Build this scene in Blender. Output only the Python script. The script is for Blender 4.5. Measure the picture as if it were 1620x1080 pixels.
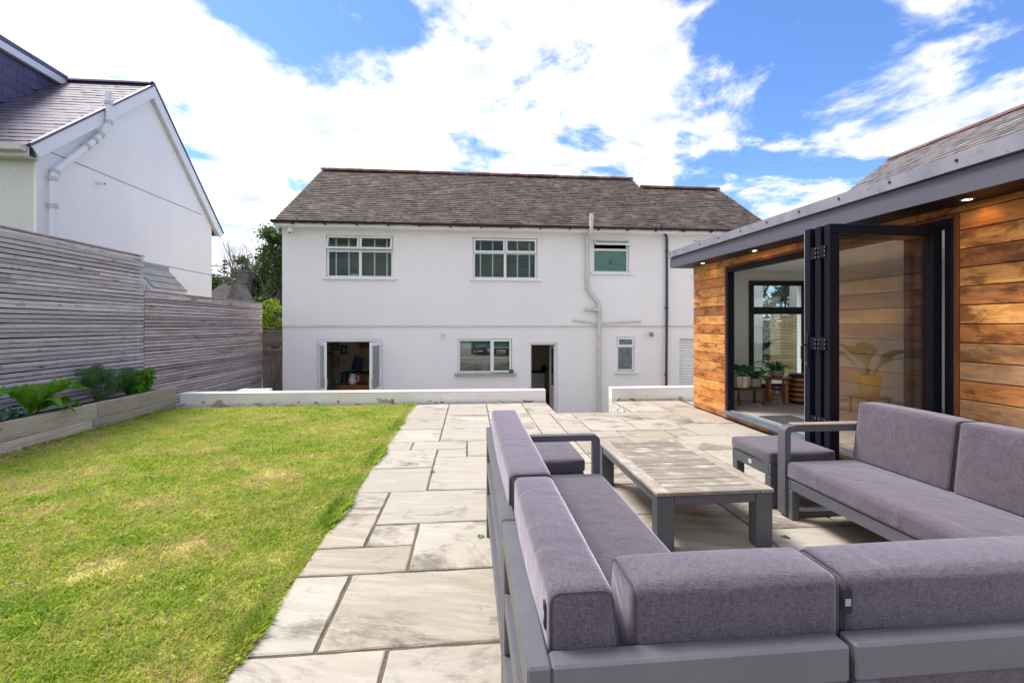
import bpy, bmesh, math, random
import numpy as np
from mathutils import Vector, Matrix
R = math.radians
for o in list(bpy.data.objects): bpy.data.objects.remove(o)
scn = bpy.context.scene
COL = scn.collection
# ------------------------------------------------------------------ camera
FPX, CAMH = 720.0, 1.40
YAW = math.atan(68 / 720)
cd = bpy.data.cameras.new('camera'); cam = bpy.data.objects.new('camera', cd); COL.objects.link(cam)
cam.location = (0, 0, CAMH); cam.rotation_euler = (R(90), 0, -YAW)
cd.sensor_width = 36; cd.lens = 36 * FPX / 1620; cd.shift_y = -25 / 1620
cd.clip_start = 0.05; cd.clip_end = 2000
scn.camera = cam
scn.cycles.transparent_max_bounces = 24
scn.render.resolution_x, scn.render.resolution_y = 1024, 682
# ------------------------------------------------------------------ sky, sun, exposure
SUN_DIR = Vector((-0.46, 0.30, 0.92)).normalized()      # towards the sun: beyond the house, a little left
W = bpy.data.worlds.new('World'); scn.world = W; W.use_nodes = True
SKYLOC = (12.3, 3.1, 2.2)
def build_world():
    nt = W.node_tree; nt.nodes.clear(); N = nt.nodes.new; L = nt.links.new
    out = N('ShaderNodeOutputWorld'); bg = N('ShaderNodeBackground'); bg.inputs[1].default_value = 0.10
    sky = N('ShaderNodeTexSky'); sky.sky_type = 'NISHITA'; sky.sun_disc = False
    sky.sun_elevation = math.asin(SUN_DIR.z); sky.sun_rotation = math.atan2(SUN_DIR.x, SUN_DIR.y)
    sky.air_density = 1.0; sky.dust_density = 0.4; sky.ozone_density = 2.5
    tc = N('ShaderNodeTexCoord'); sp = N('ShaderNodeSeparateXYZ'); L(tc.outputs['Generated'], sp.inputs[0])
    def m(op, a, b=None, c=None):
        n = N('ShaderNodeMath'); n.operation = op
        for i, v in enumerate((a, b, c)):
            if v is None: continue
            if isinstance(v, (int, float)): n.inputs[i].default_value = v
            else: L(v, n.inputs[i])
        return n.outputs[0]
    z = m('ADD', m('MAXIMUM', sp.outputs[2], 0.0), 0.22)
    cb = N('ShaderNodeCombineXYZ'); L(m('DIVIDE', sp.outputs[0], z), cb.inputs[0]); L(m('DIVIDE', sp.outputs[1], z), cb.inputs[1])
    mp = N('ShaderNodeMapping'); L(cb.outputs[0], mp.inputs[0]); mp.inputs['Location'].default_value = SKYLOC
    n1 = N('ShaderNodeTexNoise'); n1.inputs['Scale'].default_value = 2.3; n1.inputs['Detail'].default_value = 9; n1.inputs['Roughness'].default_value = 0.60; n1.inputs['Distortion'].default_value = 0.25
    L(mp.outputs[0], n1.inputs[0])
    # thicker cloud towards the west of the view, breaking up to the east
    bank = m('MULTIPLY_ADD', sp.outputs[0], -0.10, 0.075)
    cov = m('ADD', n1.outputs[0], bank)
    mr = N('ShaderNodeMapRange'); mr.interpolation_type = 'SMOOTHSTEP'; L(cov, mr.inputs[0]); mr.inputs[1].default_value = 0.46; mr.inputs[2].default_value = 0.60
    n2 = N('ShaderNodeTexNoise'); n2.inputs['Scale'].default_value = 2.3; n2.inputs['Detail'].default_value = 5; L(mp.outputs[0], n2.inputs[0])
    cr = N('ShaderNodeMapRange'); L(n2.outputs[0], cr.inputs[0]); cr.inputs[1].default_value = 0.45; cr.inputs[2].default_value = 0.68
    cm = N('ShaderNodeMix'); cm.data_type = 'RGBA'; L(cr.outputs[0], cm.inputs[0]); cm.inputs[6].default_value = (7.4, 7.3, 7.3, 1); cm.inputs[7].default_value = (4.1, 4.4, 5.0, 1)
    sc = N('ShaderNodeMix'); sc.data_type = 'RGBA'; sc.blend_type = 'MULTIPLY'; sc.inputs[0].default_value = 1; L(sky.outputs[0], sc.inputs[6]); sc.inputs[7].default_value = (.72, .92, 1.24, 1)
    mx = N('ShaderNodeMix'); mx.data_type = 'RGBA'; L(mr.outputs[0], mx.inputs[0]); L(sc.outputs[2], mx.inputs[6]); L(cm.outputs[2], mx.inputs[7])
    L(mx.outputs[2], bg.inputs[0]); L(bg.outputs[0], out.inputs[0])
build_world()
sd = bpy.data.lights.new('sun', 'SUN'); so = bpy.data.objects.new('sun', sd); COL.objects.link(so)
sd.energy = 2.9; sd.angle = R(20); sd.color = (1, 0.95, 0.88)
so.rotation_euler = (-SUN_DIR).to_track_quat('-Z', 'Y').to_euler(); so.location = (0, 0, 30)
vs = scn.view_settings; vs.view_transform = 'Standard'; vs.look = 'None'; vs.exposure = 1.0; vs.gamma = 1; vs.use_curve_mapping = False

# ------------------------------------------------------------------ measuring: a sight line of the survey camera met with a real plane
_s, _c = math.sin(YAW), math.cos(YAW)
def ray(px, py):
    r = (px - 810) / FPX; return (_s + r * _c, _c - r * _s, (515 - py) / FPX)
def onY(px, py, Y): d = ray(px, py); t = Y / d[1]; return Vector((d[0] * t, Y, CAMH + d[2] * t))
def onX(px, py, X): d = ray(px, py); t = X / d[0]; return Vector((X, d[1] * t, CAMH + d[2] * t))

# ------------------------------------------------------------------ materials
MATS = {}
def mat(name, c1, c2=None, scale=6, stretch=(1, 1, 1), rough=0.7, bump=0.0, bscale=None, rnd=0.0, tint=0.0, detail=6, metal=0.0,
        lo=0.35, hi=0.65, c3=None, s3=1.5, lo3=0.55, hi3=0.75, knots=False, spec=0.35, rgb_rnd=None, bdist=0.004, trans=0.0, c4=None, s4=60, lo4=.6, hi4=.7):
    m = bpy.data.materials.new(name); m.use_nodes = True; MATS[name] = m
    nt = m.node_tree; N = nt.nodes.new; L = nt.links.new; bs = nt.nodes['Principled BSDF']
    bs.inputs['Roughness'].default_value = rough; bs.inputs['Metallic'].default_value = metal; bs.inputs['Specular IOR Level'].default_value = spec
    def rgb(c): return (c[0], c[1], c[2], 1)
    geo = N('ShaderNodeNewGeometry'); oi = N('ShaderNodeObjectInfo')
    off = N('ShaderNodeVectorMath'); off.operation = 'SCALE'; cv = N('ShaderNodeCombineXYZ')
    for i in range(3): L(oi.outputs['Random'], cv.inputs[i])
    L(cv.outputs[0], off.inputs[0]); off.inputs['Scale'].default_value = 37.0 if rnd or knots or c3 else 0.0
    ad = N('ShaderNodeVectorMath'); L(geo.outputs['Position'], ad.inputs[0]); L(off.outputs[0], ad.inputs[1])
    mp = N('ShaderNodeMapping'); L(ad.outputs[0], mp.inputs[0]); mp.inputs['Scale'].default_value = stretch
    col = None
    def mixc(fac, a, b, bt='MIX'):
        n = N('ShaderNodeMix'); n.data_type = 'RGBA'; n.blend_type = bt
        if isinstance(fac, float): n.inputs[0].default_value = fac
        else: L(fac, n.inputs[0])
        for i, v in ((6, a), (7, b)):
            if isinstance(v, tuple): n.inputs[i].default_value = v
            else: L(v, n.inputs[i])
        return n.outputs[2]
    def ramp(sock, a, b):
        n = N('ShaderNodeMapRange'); L(sock, n.inputs[0]); n.inputs[1].default_value = a; n.inputs[2].default_value = b; return n.outputs[0]
    nz = N('ShaderNodeTexNoise'); L(mp.outputs[0], nz.inputs[0]); nz.inputs['Scale'].default_value = scale; nz.inputs['Detail'].default_value = detail; nz.inputs['Roughness'].default_value = 0.6
    if c2 is None: c2 = tuple(x * 0.85 for x in c1)
    col = mixc(ramp(nz.outputs[0], lo, hi), rgb(c1), rgb(c2))
    if c3:
        n3 = N('ShaderNodeTexNoise'); L(ad.outputs[0], n3.inputs[0]); n3.inputs['Scale'].default_value = s3; n3.inputs['Detail'].default_value = 7; n3.inputs['Roughness'].default_value = .65
        col = mixc(ramp(n3.outputs[0], lo3, hi3), col, rgb(c3))
    if c4:
        n4 = N('ShaderNodeTexNoise'); L(ad.outputs[0], n4.inputs[0]); n4.inputs['Scale'].default_value = s4; n4.inputs['Detail'].default_value = 4
        col = mixc(ramp(n4.outputs[0], lo4, hi4), col, rgb(c4))
    if knots:
        vo = N('ShaderNodeTexVoronoi'); mk = N('ShaderNodeMapping'); L(ad.outputs[0], mk.inputs[0]); mk.inputs['Scale'].default_value = knots; L(mk.outputs[0], vo.inputs[0]); vo.inputs['Scale'].default_value = 1
        k = N('ShaderNodeMapRange'); L(vo.outputs['Distance'], k.inputs[0]); k.inputs[1].default_value = 0.16; k.inputs[2].default_value = 0.05
        col = mixc(k.outputs[0], col, rgb(tuple(x * .22 for x in c2)))
    if rnd:
        r2 = ramp(oi.outputs['Random'], 0, 1); n = N('ShaderNodeMapRange'); L(oi.outputs['Random'], n.inputs[0]); n.inputs[3].default_value = 1 - rnd; n.inputs[4].default_value = 1 + rnd * .6
        cc = N('ShaderNodeCombineXYZ')
        for i in range(3): L(n.outputs[0], cc.inputs[i])
        col = mixc(1.0, col, cc.outputs[0], 'MULTIPLY')
    if tint:
        at = N('ShaderNodeAttribute'); at.attribute_name = 'tint'
        n = N('ShaderNodeMapRange'); L(at.outputs['Fac'], n.inputs[0]); n.inputs[3].default_value = 1 - tint; n.inputs[4].default_value = 1 + tint
        cc = N('ShaderNodeCombineXYZ')
        for i in range(3): L(n.outputs[0], cc.inputs[i])
        col = mixc(1.0, col, cc.outputs[0], 'MULTIPLY')
    L(col, bs.inputs['Base Color'])
    if bump:
        nb = N('ShaderNodeTexNoise'); L(mp.outputs[0], nb.inputs[0]); nb.inputs['Scale'].default_value = bscale or scale * 3; nb.inputs['Detail'].default_value = 6
        b = N('ShaderNodeBump'); b.inputs['Strength'].default_value = bump; b.inputs['Distance'].default_value = bdist; L(nb.outputs[0], b.inputs['Height']); L(b.outputs[0], bs.inputs['Normal'])
    if trans:
        tr = N('ShaderNodeBsdfTranslucent'); L(col, tr.inputs[0]); mx = N('ShaderNodeMixShader'); mx.inputs[0].default_value = trans
        L(bs.outputs[0], mx.inputs[1]); L(tr.outputs[0], mx.inputs[2]); L(mx.outputs[0], nt.nodes['Material Output'].inputs[0])
    return m
def glass(name, tintc=(.9, .95, .93), refl=0.25, rough=0.0, ior=1.5):
    m = bpy.data.materials.new(name); m.use_nodes = True; MATS[name] = m; nt = m.node_tree; nt.nodes.clear(); N = nt.nodes.new; L = nt.links.new
    o = N('ShaderNodeOutputMaterial'); t = N('ShaderNodeBsdfTransparent'); t.inputs[0].default_value = (*tintc, 1)
    g = N('ShaderNodeBsdfGlossy'); g.inputs['Roughness'].default_value = rough; g.inputs[0].default_value = (.95, .97, 1, 1)
    lw = N('ShaderNodeFresnel'); ge = N('ShaderNodeNewGeometry'); iv = N('ShaderNodeMapRange'); L(ge.outputs['Backfacing'], iv.inputs[0]); iv.inputs[3].default_value = ior; iv.inputs[4].default_value = 1 / ior; L(iv.outputs[0], lw.inputs[0])
    a = N('ShaderNodeMath'); a.operation = 'ADD'; a.use_clamp = True; L(lw.outputs[0], a.inputs[0]); a.inputs[1].default_value = refl
    mx = N('ShaderNodeMixShader'); L(a.outputs[0], mx.inputs[0]); L(t.outputs[0], mx.inputs[1]); L(g.outputs[0], mx.inputs[2]); L(mx.outputs[0], o.inputs[0]); return m
def emit(name, c, s):
    m = bpy.data.materials.new(name); m.use_nodes = True; MATS[name] = m; bs = m.node_tree.nodes['Principled BSDF']
    bs.inputs['Emission Color'].default_value = (*c, 1); bs.inputs['Emission Strength'].default_value = s; return m

mat('render_white', (.83, .80, .80), (.795, .765, .765), scale=1.6, stretch=(1, 1, .35), rough=.85, bump=.25, bscale=160, bdist=.002, c3=(.78, .745, .745), s3=.45, lo3=.45, hi3=.8)
mat('render_neighbour', (.90, .865, .86), (.855, .825, .825), scale=1.3, stretch=(1, 1, .35), rough=.85, bump=.2, bscale=120, bdist=.002)
mat('pebbledash', (.78, .78, .76), (.66, .66, .64), scale=40, rough=.9, bump=1, bscale=55, bdist=.02)
mat('upvc', (.82, .82, .83), (.78, .78, .80), scale=2, rough=.35, spec=.5)
mat('upvc_dull', (.62, .61, .60), (.52, .51, .50), scale=5, rough=.5, c4=(.40, .39, .36), s4=22, lo4=.62, hi4=.75)
mat('gutter_black', (.018, .018, .022), (.03, .03, .035), rough=.4)
mat('pipe_charcoal', (.045, .045, .06), (.06, .06, .08), rough=.45)
mat('roof_tile', (.105, .08, .067), (.062, .047, .042), scale=3, rough=.9, tint=.38, bump=.4, bscale=40, c3=(.15, .118, .094), s3=2.4, lo3=.48, hi3=.68, c4=(.014, .012, .011), s4=9, lo4=.60, hi4=.63)
mat('ridge_red', (.20, .085, .065), (.12, .065, .055), scale=8, rough=.85, rnd=.35, bump=.3)
mat('slate_purple', (.085, .072, .12), (.12, .10, .15), scale=1.2, rough=.66, tint=.25, spec=.3)
mat('slate_panel', (.11, .094, .185), (.135, .115, .215), scale=4, rough=.5, rnd=.14)
mat('slate_grey', (.17, .15, .155), (.10, .09, .095), scale=5, rough=.6, tint=.45, bump=.3, c3=(.22, .15, .09), s3=3, lo3=.6, hi3=.75)
mat('lead', (.30, .31, .37), (.22, .23, .28), scale=6, rough=.5)
mat('fence_back', (.05, .045, .045), (.035, .03, .03), rough=.9)
mat('fence_new', (.48, .36, .17), (.34, .24, .11), scale=4, stretch=(1, 6, 14), rough=.8, rnd=.25)
mat('gate_wood', (.25, .205, .175), (.14, .115, .10), scale=5, stretch=(8, 3, .7), rough=.9, bump=.5, rnd=.3)
mat('soil', (.035, .025, .018), (.02, .014, .01), scale=30, rough=.95, bump=1, bscale=50, bdist=.02)
mat('lawn_soil', (.44, .41, .12), (.32, .34, .075), scale=2.5, rough=1, bump=.6, bscale=70, bdist=.02, c3=(.42, .31, .13), s3=1.6, lo3=.5, hi3=.66, spec=.05)
mat('joint_sand', (.17, .145, .10), (.085, .075, .05), scale=90, rough=1, bump=1, bscale=150, bdist=.008, c3=(.07, .08, .03), s3=4)
mat('concrete', (.42, .41, .39), (.34, .33, .31), scale=3, rough=.9, bump=.3, bscale=60)
mat('ground_far', (.07, .09, .03), (.11, .11, .05), scale=.2, rough=1)
mat('cedar_red', (.25, .07, .022), (.15, .04, .015), scale=3, stretch=(6, 6, .8), rough=.5, rnd=.1)
mat('fascia_grey', (.10, .10, .135), (.07, .07, .10), scale=90, rough=.55, bump=.3, bscale=300, bdist=.001, spec=.5)
mat('trim_grey', (.25, .25, .31), (.19, .19, .245), scale=4, stretch=(1, 1, .3), rough=.38, spec=.6, c4=(.13, .125, .15), s4=16, lo4=.58, hi4=.8)
mat('alu_navy', (.006, .007, .014), (.008, .009, .018), scale=3, rough=.5, spec=.16)
mat('alu_silver', (.55, .56, .58), (.48, .49, .51), rough=.35, metal=.6)
mat('alu_sill', (.10, .125, .16), (.075, .09, .12), scale=5, rough=.4, spec=.5)
mat('black_frame', (.012, .012, .015), (.016, .016, .02), rough=.4)
mat('black_rubber', (.012, .012, .013), rough=.6)
mat('sofa_frame', (.105, .105, .124), (.094, .094, .112), scale=9, rough=.42, spec=.5, c3=(.145, .145, .162), s3=3, lo3=.5, hi3=.9)
mat('table_leg', (.10, .105, .12), (.085, .09, .105), scale=9, rough=.45, spec=.45)
def fabric(name, c1, c2, sheen):
    m = bpy.data.materials.new(name); m.use_nodes = True; MATS[name] = m; nt = m.node_tree; N = nt.nodes.new; L = nt.links.new; bs = nt.nodes['Principled BSDF']
    tc = N('ShaderNodeTexCoord'); fac = []
    for st, sc in (((1, 1, .15), 430), ((.15, 1, 1), 430), ((1, .15, 1), 430), ((1, 1, 1), 9)):      # slubby warp and weft threads
        mp = N('ShaderNodeMapping'); L(tc.outputs['Object'], mp.inputs[0]); mp.inputs['Scale'].default_value = st
        nz = N('ShaderNodeTexNoise'); L(mp.outputs[0], nz.inputs[0]); nz.inputs['Scale'].default_value = sc; nz.inputs['Detail'].default_value = 2; fac.append(nz.outputs[0])
    def add(a, b, k):
        n = N('ShaderNodeMath'); n.operation = 'MULTIPLY_ADD'; L(b, n.inputs[0]); n.inputs[1].default_value = k; L(a, n.inputs[2]); return n.outputs[0]
    v = N('ShaderNodeMath'); v.operation = 'MULTIPLY'; L(fac[0], v.inputs[0]); v.inputs[1].default_value = .34
    w = add(add(add(v.outputs[0], fac[1], .34), fac[2], .34), fac[3], .12)
    mr = N('ShaderNodeMapRange'); L(w, mr.inputs[0]); mr.inputs[1].default_value = .46; mr.inputs[2].default_value = .68
    mx = N('ShaderNodeMix'); mx.data_type = 'RGBA'; L(mr.outputs[0], mx.inputs[0]); mx.inputs[6].default_value = (*c2, 1); mx.inputs[7].default_value = (*c1, 1); L(mx.outputs[2], bs.inputs['Base Color'])
    bs.inputs['Roughness'].default_value = .95; bs.inputs['Specular IOR Level'].default_value = .1; bs.inputs['Sheen Weight'].default_value = sheen; bs.inputs['Sheen Roughness'].default_value = .45; bs.inputs['Sheen Tint'].default_value = (.86, .80, .92, 1)
    bp = N('ShaderNodeBump'); bp.inputs['Strength'].default_value = .5; bp.inputs['Distance'].default_value = .001; L(w, bp.inputs['Height'])
    cz = N('ShaderNodeTexNoise'); L(tc.outputs['Object'], cz.inputs[0]); cz.inputs['Scale'].default_value = 5.5; cz.inputs['Detail'].default_value = 2; cz.inputs['Distortion'].default_value = .8
    b2 = N('ShaderNodeBump'); b2.inputs['Strength'].default_value = .55; b2.inputs['Distance'].default_value = .022; L(cz.outputs[0], b2.inputs['Height']); L(b2.outputs[0], bp.inputs['Normal']); L(bp.outputs[0], bs.inputs['Normal'])
fabric('fabric', (.128, .108, .134), (.046, .038, .052), .7)
fabric('fabric_stool', (.15, .138, .16), (.055, .049, .062), .4)
mat('piping', (.07, .06, .08), rough=.95)
mat('teak_grey', (.33, .285, .24), (.16, .135, .112), scale=4, stretch=(1.2, 12, 8), rough=.85, bump=.5, bscale=8, rnd=.18, lo=.3, hi=.7, c4=(.48, .44, .40), s4=7, lo4=.5, hi4=.8)
mat('teak_grey_long', (.35, .305, .26), (.22, .185, .155), scale=4, stretch=(12, 1.2, 8), rough=.85, bump=.5, bscale=8, rnd=.15, lo=.3, hi=.7, c4=(.48, .44, .40), s4=7, lo4=.5, hi4=.8)
mat('foliage_dark', (.09, .16, .035), (.05, .10, .024), scale=1.2, rough=.55, tint=.5, trans=.25)
mat('foliage_mid', (.07, .125, .02), (.04, .085, .015), scale=1.5, rough=.55, tint=.5, trans=.3)
mat('foliage_lime', (.30, .40, .03), (.16, .26, .02), scale=2, rough=.5, tint=.45, trans=.35)
mat('foliage_hedge', (.10, .13, .03), (.06, .085, .02), scale=.8, rough=.6, tint=.5, trans=.25)
mat('leaf_bright', (.16, .38, .025), (.09, .26, .016), scale=12, rough=.6, tint=.35, trans=.35, bump=.5, bscale=30, bdist=.01)
mat('leaf_bush', (.15, .36, .03), (.09, .24, .02), scale=9, rough=.35, tint=.45, trans=.3)
mat('leaf_fennel', (.10, .24, .06), (.06, .17, .05), scale=9, rough=.5, tint=.4, trans=.3)
mat('leaf_blue', (.11, .23, .16), (.06, .15, .11), scale=9, rough=.45, tint=.4, trans=.2)
mat('leaf_indoor', (.07, .22, .06), (.04, .13, .04), scale=9, rough=.35, tint=.4, trans=.2)
mat('flower_yellow', (.75, .48, .03), rough=.6)
mat('bark', (.13, .11, .095), (.08, .065, .055), scale=8, rough=.9, bump=.5)
mat('bark_pale', (.22, .20, .19), (.15, .135, .125), scale=8, rough=.9)
mat('stone_grey', (.24, .215, .19), (.13, .118, .105), scale=3, rough=.9, bump=.5)
mat('cottage_tile', (.105, .095, .088), (.06, .055, .052), scale=5, rough=.95, spec=.1)
mat('interior_cream', (.68, .57, .44), (.64, .53, .40), rough=.8)
mat('interior_white', (.84, .83, .81), (.82, .81, .79), rough=.7)
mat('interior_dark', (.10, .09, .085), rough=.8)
mat('floor_laminate', (.46, .42, .40), (.34, .31, .30), scale=3, stretch=(1, 9, 1), rough=.35, spec=.5)
mat('wood_orange', (.40, .15, .035), (.26, .085, .02), scale=5, stretch=(1, 6, 6), rough=.35)
mat('wood_brown', (.22, .07, .025), (.14, .04, .015), scale=5, rough=.3)
mat('blind', (.62, .64, .58), (.55, .58, .52), rough=.6)
mat('blind_tape', (.95, .96, .96), rough=.7)
mat('card_teal', (.45, .62, .56), rough=.7)
mat('frost_green', (.075, .19, .145), (.05, .135, .10), scale=2.5, rough=.25, spec=.6, c4=(.16, .28, .22), s4=30, lo4=.6, hi4=.8)
mat('frost_grey', (.17, .20, .21), (.08, .10, .105), scale=9, rough=.25, spec=.6)
mat('ceramic_white', (.75, .72, .72), rough=.25)
mat('ceramic_red', (.38, .10, .06), rough=.35)
mat('ceramic_yellow', (.62, .38, .07), rough=.35)
mat('ceramic_stone', (.42, .38, .32), rough=.5)
mat('ceramic_blue', (.04, .03, .22), rough=.3)
mat('black_plain', (.01, .01, .012), rough=.5)
mat('screen_blue', (.05, .07, .13), rough=.2)
mat('picture_print', (.30, .36, .34), (.10, .13, .12), scale=14, rough=.4)
mat('mat_rubber', (.03, .03, .032), (.06, .06, .06), scale=60, rough=.9)
mat('chrome', (.6, .6, .62), rough=.2, metal=1)
mat('brass', (.55, .42, .18), rough=.3, metal=1)
mat('teal_glaze', (.01, .10, .11), (.02, .18, .18), rough=.2)
mat('label_white', (.8, .8, .8), rough=.5)
mat('led_lens', (.9, .7, .4)); emit('led', (1, .72, .38), 14)
glass('glass_window', (.80, .86, .82), .0, 0.0, 1.3); glass('glass_kitchen', (.62, .72, .68), .10)
glass('glass_clear', (.80, .86, .85), .06)
glass('glass_bifold', (.97, .975, .965), .035)

class NT:
    """small helper for hand-built node materials"""
    def __init__(s, name, rough=.7, spec=.3):
        s.m = bpy.data.materials.new(name); s.m.use_nodes = True; MATS[name] = s.m; s.nt = s.m.node_tree; s.bs = s.nt.nodes['Principled BSDF']; s.bs.inputs['Roughness'].default_value = rough; s.bs.inputs['Specular IOR Level'].default_value = spec
        s.geo = s.N('ShaderNodeNewGeometry').outputs['Position']; s.rand = s.N('ShaderNodeObjectInfo').outputs['Random']
    def N(s, t): return s.nt.nodes.new(t)
    def L(s, a, b): s.nt.links.new(a, b)
    def setin(s, sock, v):
        if isinstance(v, (int, float)): sock.default_value = v
        elif isinstance(v, tuple): sock.default_value = (*v, 1) if len(v) == 3 and sock.type == 'RGBA' else v
        else: s.L(v, sock)
    def math(s, op, a, b=0.0, c=0.0):
        n = s.N('ShaderNodeMath'); n.operation = op
        for i, v in enumerate((a, b, c)): s.setin(n.inputs[i], v)
        return n.outputs[0]
    def rmap(s, v, a, b, c=0.0, d=1.0):
        n = s.N('ShaderNodeMapRange')
        for i, q in enumerate((v, a, b, c, d)): s.setin(n.inputs[i], q)
        return n.outputs[0]
    def mix(s, f, a, b, mode='MIX'):
        n = s.N('ShaderNodeMix'); n.data_type = 'RGBA'; n.blend_type = mode; s.setin(n.inputs[0], f); s.setin(n.inputs[6], a); s.setin(n.inputs[7], b); return n.outputs[2]
    def coords(s, k=41.0, spin=0.0):
        cb = s.N('ShaderNodeCombineXYZ')
        for i in range(3): s.L(s.rand, cb.inputs[i])
        v = s.N('ShaderNodeVectorMath'); v.operation = 'MULTIPLY_ADD'; s.L(cb.outputs[0], v.inputs[0]); v.inputs[1].default_value = (k, k * 1.7, k * .6); s.L(s.geo, v.inputs[2]); out = v.outputs[0]
        if spin:
            r = s.N('ShaderNodeVectorRotate'); r.rotation_type = 'Z_AXIS'; s.L(out, r.inputs['Vector']); s.L(s.math('MULTIPLY', s.rand, spin), r.inputs['Angle']); out = r.outputs[0]
        return out
    def noise(s, co, scale, st=(1, 1, 1), detail=6, rough=.6, dist=0.0):
        mp = s.N('ShaderNodeMapping'); s.L(co, mp.inputs[0]); mp.inputs['Scale'].default_value = st
        n = s.N('ShaderNodeTexNoise'); s.L(mp.outputs[0], n.inputs[0])
        for k, v in (('Scale', scale), ('Detail', detail), ('Roughness', rough), ('Distortion', dist)): n.inputs[k].default_value = v
        return n.outputs[0]
    def bump(s, h, st, d):
        b = s.N('ShaderNodeBump'); b.inputs['Strength'].default_value = st; b.inputs['Distance'].default_value = d; s.L(h, b.inputs['Height']); s.L(b.outputs[0], s.bs.inputs['Normal'])
def stone_mat(name, pale, mid, dark, stain):
    """riven sandstone: laminated streaks, thin veins, sharp-edged damp stains"""
    t = NT(name, .78, .3); co = t.coords(spin=.35)
    streak = t.noise(co, 3.0, (.6, 4.2, 1), 10, .66, .45); cloud = t.noise(co, 1.7, (1, 1.5, 1), 12, .74, .5); fine = t.noise(co, 26, (1, 3, 1), 6, .7); grit = t.noise(co, 240, (1, 1, 1), 2)
    c = t.mix(t.rmap(streak, .36, .68), pale, mid); c = t.mix(t.rmap(fine, .50, .75, 0, .35), c, mid)
    lim = t.math('SUBTRACT', .57, t.math('MULTIPLY', t.math('POWER', t.rand, 2.0), stain)); wet = t.rmap(cloud, lim, t.math('ADD', lim, .13)); c = t.mix(t.math('MULTIPLY', wet, .8), c, dark)
    vein = t.rmap(t.math('ABSOLUTE', t.math('SUBTRACT', streak, .5)), .0, .012, 1, 0); c = t.mix(t.math('MULTIPLY', vein, t.math('MULTIPLY_ADD', wet, .5, .18)), c, dark)
    salt = t.math('MULTIPLY', t.rmap(fine, .58, .66), wet); c = t.mix(t.math('MULTIPLY', salt, .6), c, pale)
    c = t.mix(t.rmap(grit, .3, .7, 0, .12), c, dark); v = t.rmap(t.rand, 0, 1, .90, 1.06); cb = t.N('ShaderNodeCombineXYZ')
    for i in range(3): t.L(v, cb.inputs[i])
    c = t.mix(1.0, c, cb.outputs[0], 'MULTIPLY'); t.L(c, t.bs.inputs['Base Color']); t.bump(t.math('MULTIPLY_ADD', fine, .5, streak), .5, .008)
stone_mat('sandstone', (.445, .41, .36), (.37, .33, .28), (.135, .115, .095), .10)
stone_mat('sandstone_veined', (.43, .385, .325), (.30, .255, .20), (.105, .09, .075), .15)
def paint_mat():
    t = NT('paint_wall', .75, .3); co = t.geo; sp = t.N('ShaderNodeSeparateXYZ'); t.L(co, sp.inputs[0])
    base = t.mix(t.rmap(t.noise(co, 2.5, (1, 1, 3), 6), .35, .7), (.84, .82, .80), (.74, .72, .69)); foot = t.rmap(sp.outputs[2], .0, .15, .12, .0)
    fl = t.math('ADD', t.noise(co, 2.4, (1, 1, 1.6), 7, .62), foot); c = t.mix(t.rmap(fl, .672, .682), base, (.42, .385, .33)); sp2 = t.math('ADD', t.noise(co, 10, (.7, 1, 1.6), 5, .6), foot); c = t.mix(t.rmap(sp2, .71, .725), c, (.17, .155, .135))
    c = t.mix(t.rmap(sp.outputs[2], .05, .0, 0, .35), c, (.30, .29, .2)); t.L(c, t.bs.inputs['Base Color']); t.bump(t.math('ADD', fl, t.noise(co, 60)), .3, .004)
paint_mat()
def cedar_mat(name, light, mid, dark, wear=.5, grey=None):
    """oiled cedar boards: contour grain lines, blotchy worn oil"""
    t = NT(name, .5, .4); co = t.coords()
    fig = t.noise(co, 1.0, (3, .55, 7), 3, .5, .6); lines = t.math('SINE', t.math('MULTIPLY', fig, 95.0)); fib = t.noise(co, 7, (4, .8, 26), 5, .65); blot = t.noise(co, 2.6, (1, 1, 2.2), 8, .68, .4); saw = t.noise(co, 40, (1, 1.5, .25), 2)
    c = t.mix(t.rmap(lines, -.6, .9, 0, .75), light, mid); c = t.mix(t.rmap(fib, .42, .68, 0, .6), c, mid); c = t.mix(t.rmap(blot, .505, .60, 0, .9), c, dark); c = t.mix(t.rmap(blot, .46, .36, 0, wear), c, tuple(min(1, x * 1.35 + .03) for x in light))
    c = t.mix(t.rmap(saw, .6, .75, 0, .25), c, dark)
    if grey: c = t.mix(t.rmap(t.noise(co, 1.8, (1, .7, 1.5), 6, .6), .42, .6, 0, .7), c, grey)
    v = t.rmap(t.rand, 0, 1, .8, 1.18); cb = t.N('ShaderNodeCombineXYZ')
    for i in range(3): t.L(v, cb.inputs[i])
    t.L(t.mix(1.0, c, cb.outputs[0], 'MULTIPLY'), t.bs.inputs['Base Color']); t.bump(t.math('MULTIPLY_ADD', lines, .3, fib), .35, .003)
cedar_mat('cedar_orange', (.60, .235, .055), (.42, .135, .028), (.17, .048, .014))
cedar_mat('cedar_light', (.70, .34, .095), (.49, .19, .042), (.20, .062, .017))
cedar_mat('cedar_brown', (.45, .175, .05), (.29, .095, .026), (.12, .04, .013))
cedar_mat('cedar_grey', (.46, .235, .09), (.30, .13, .05), (.16, .065, .026), .3, (.32, .195, .115))
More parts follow.
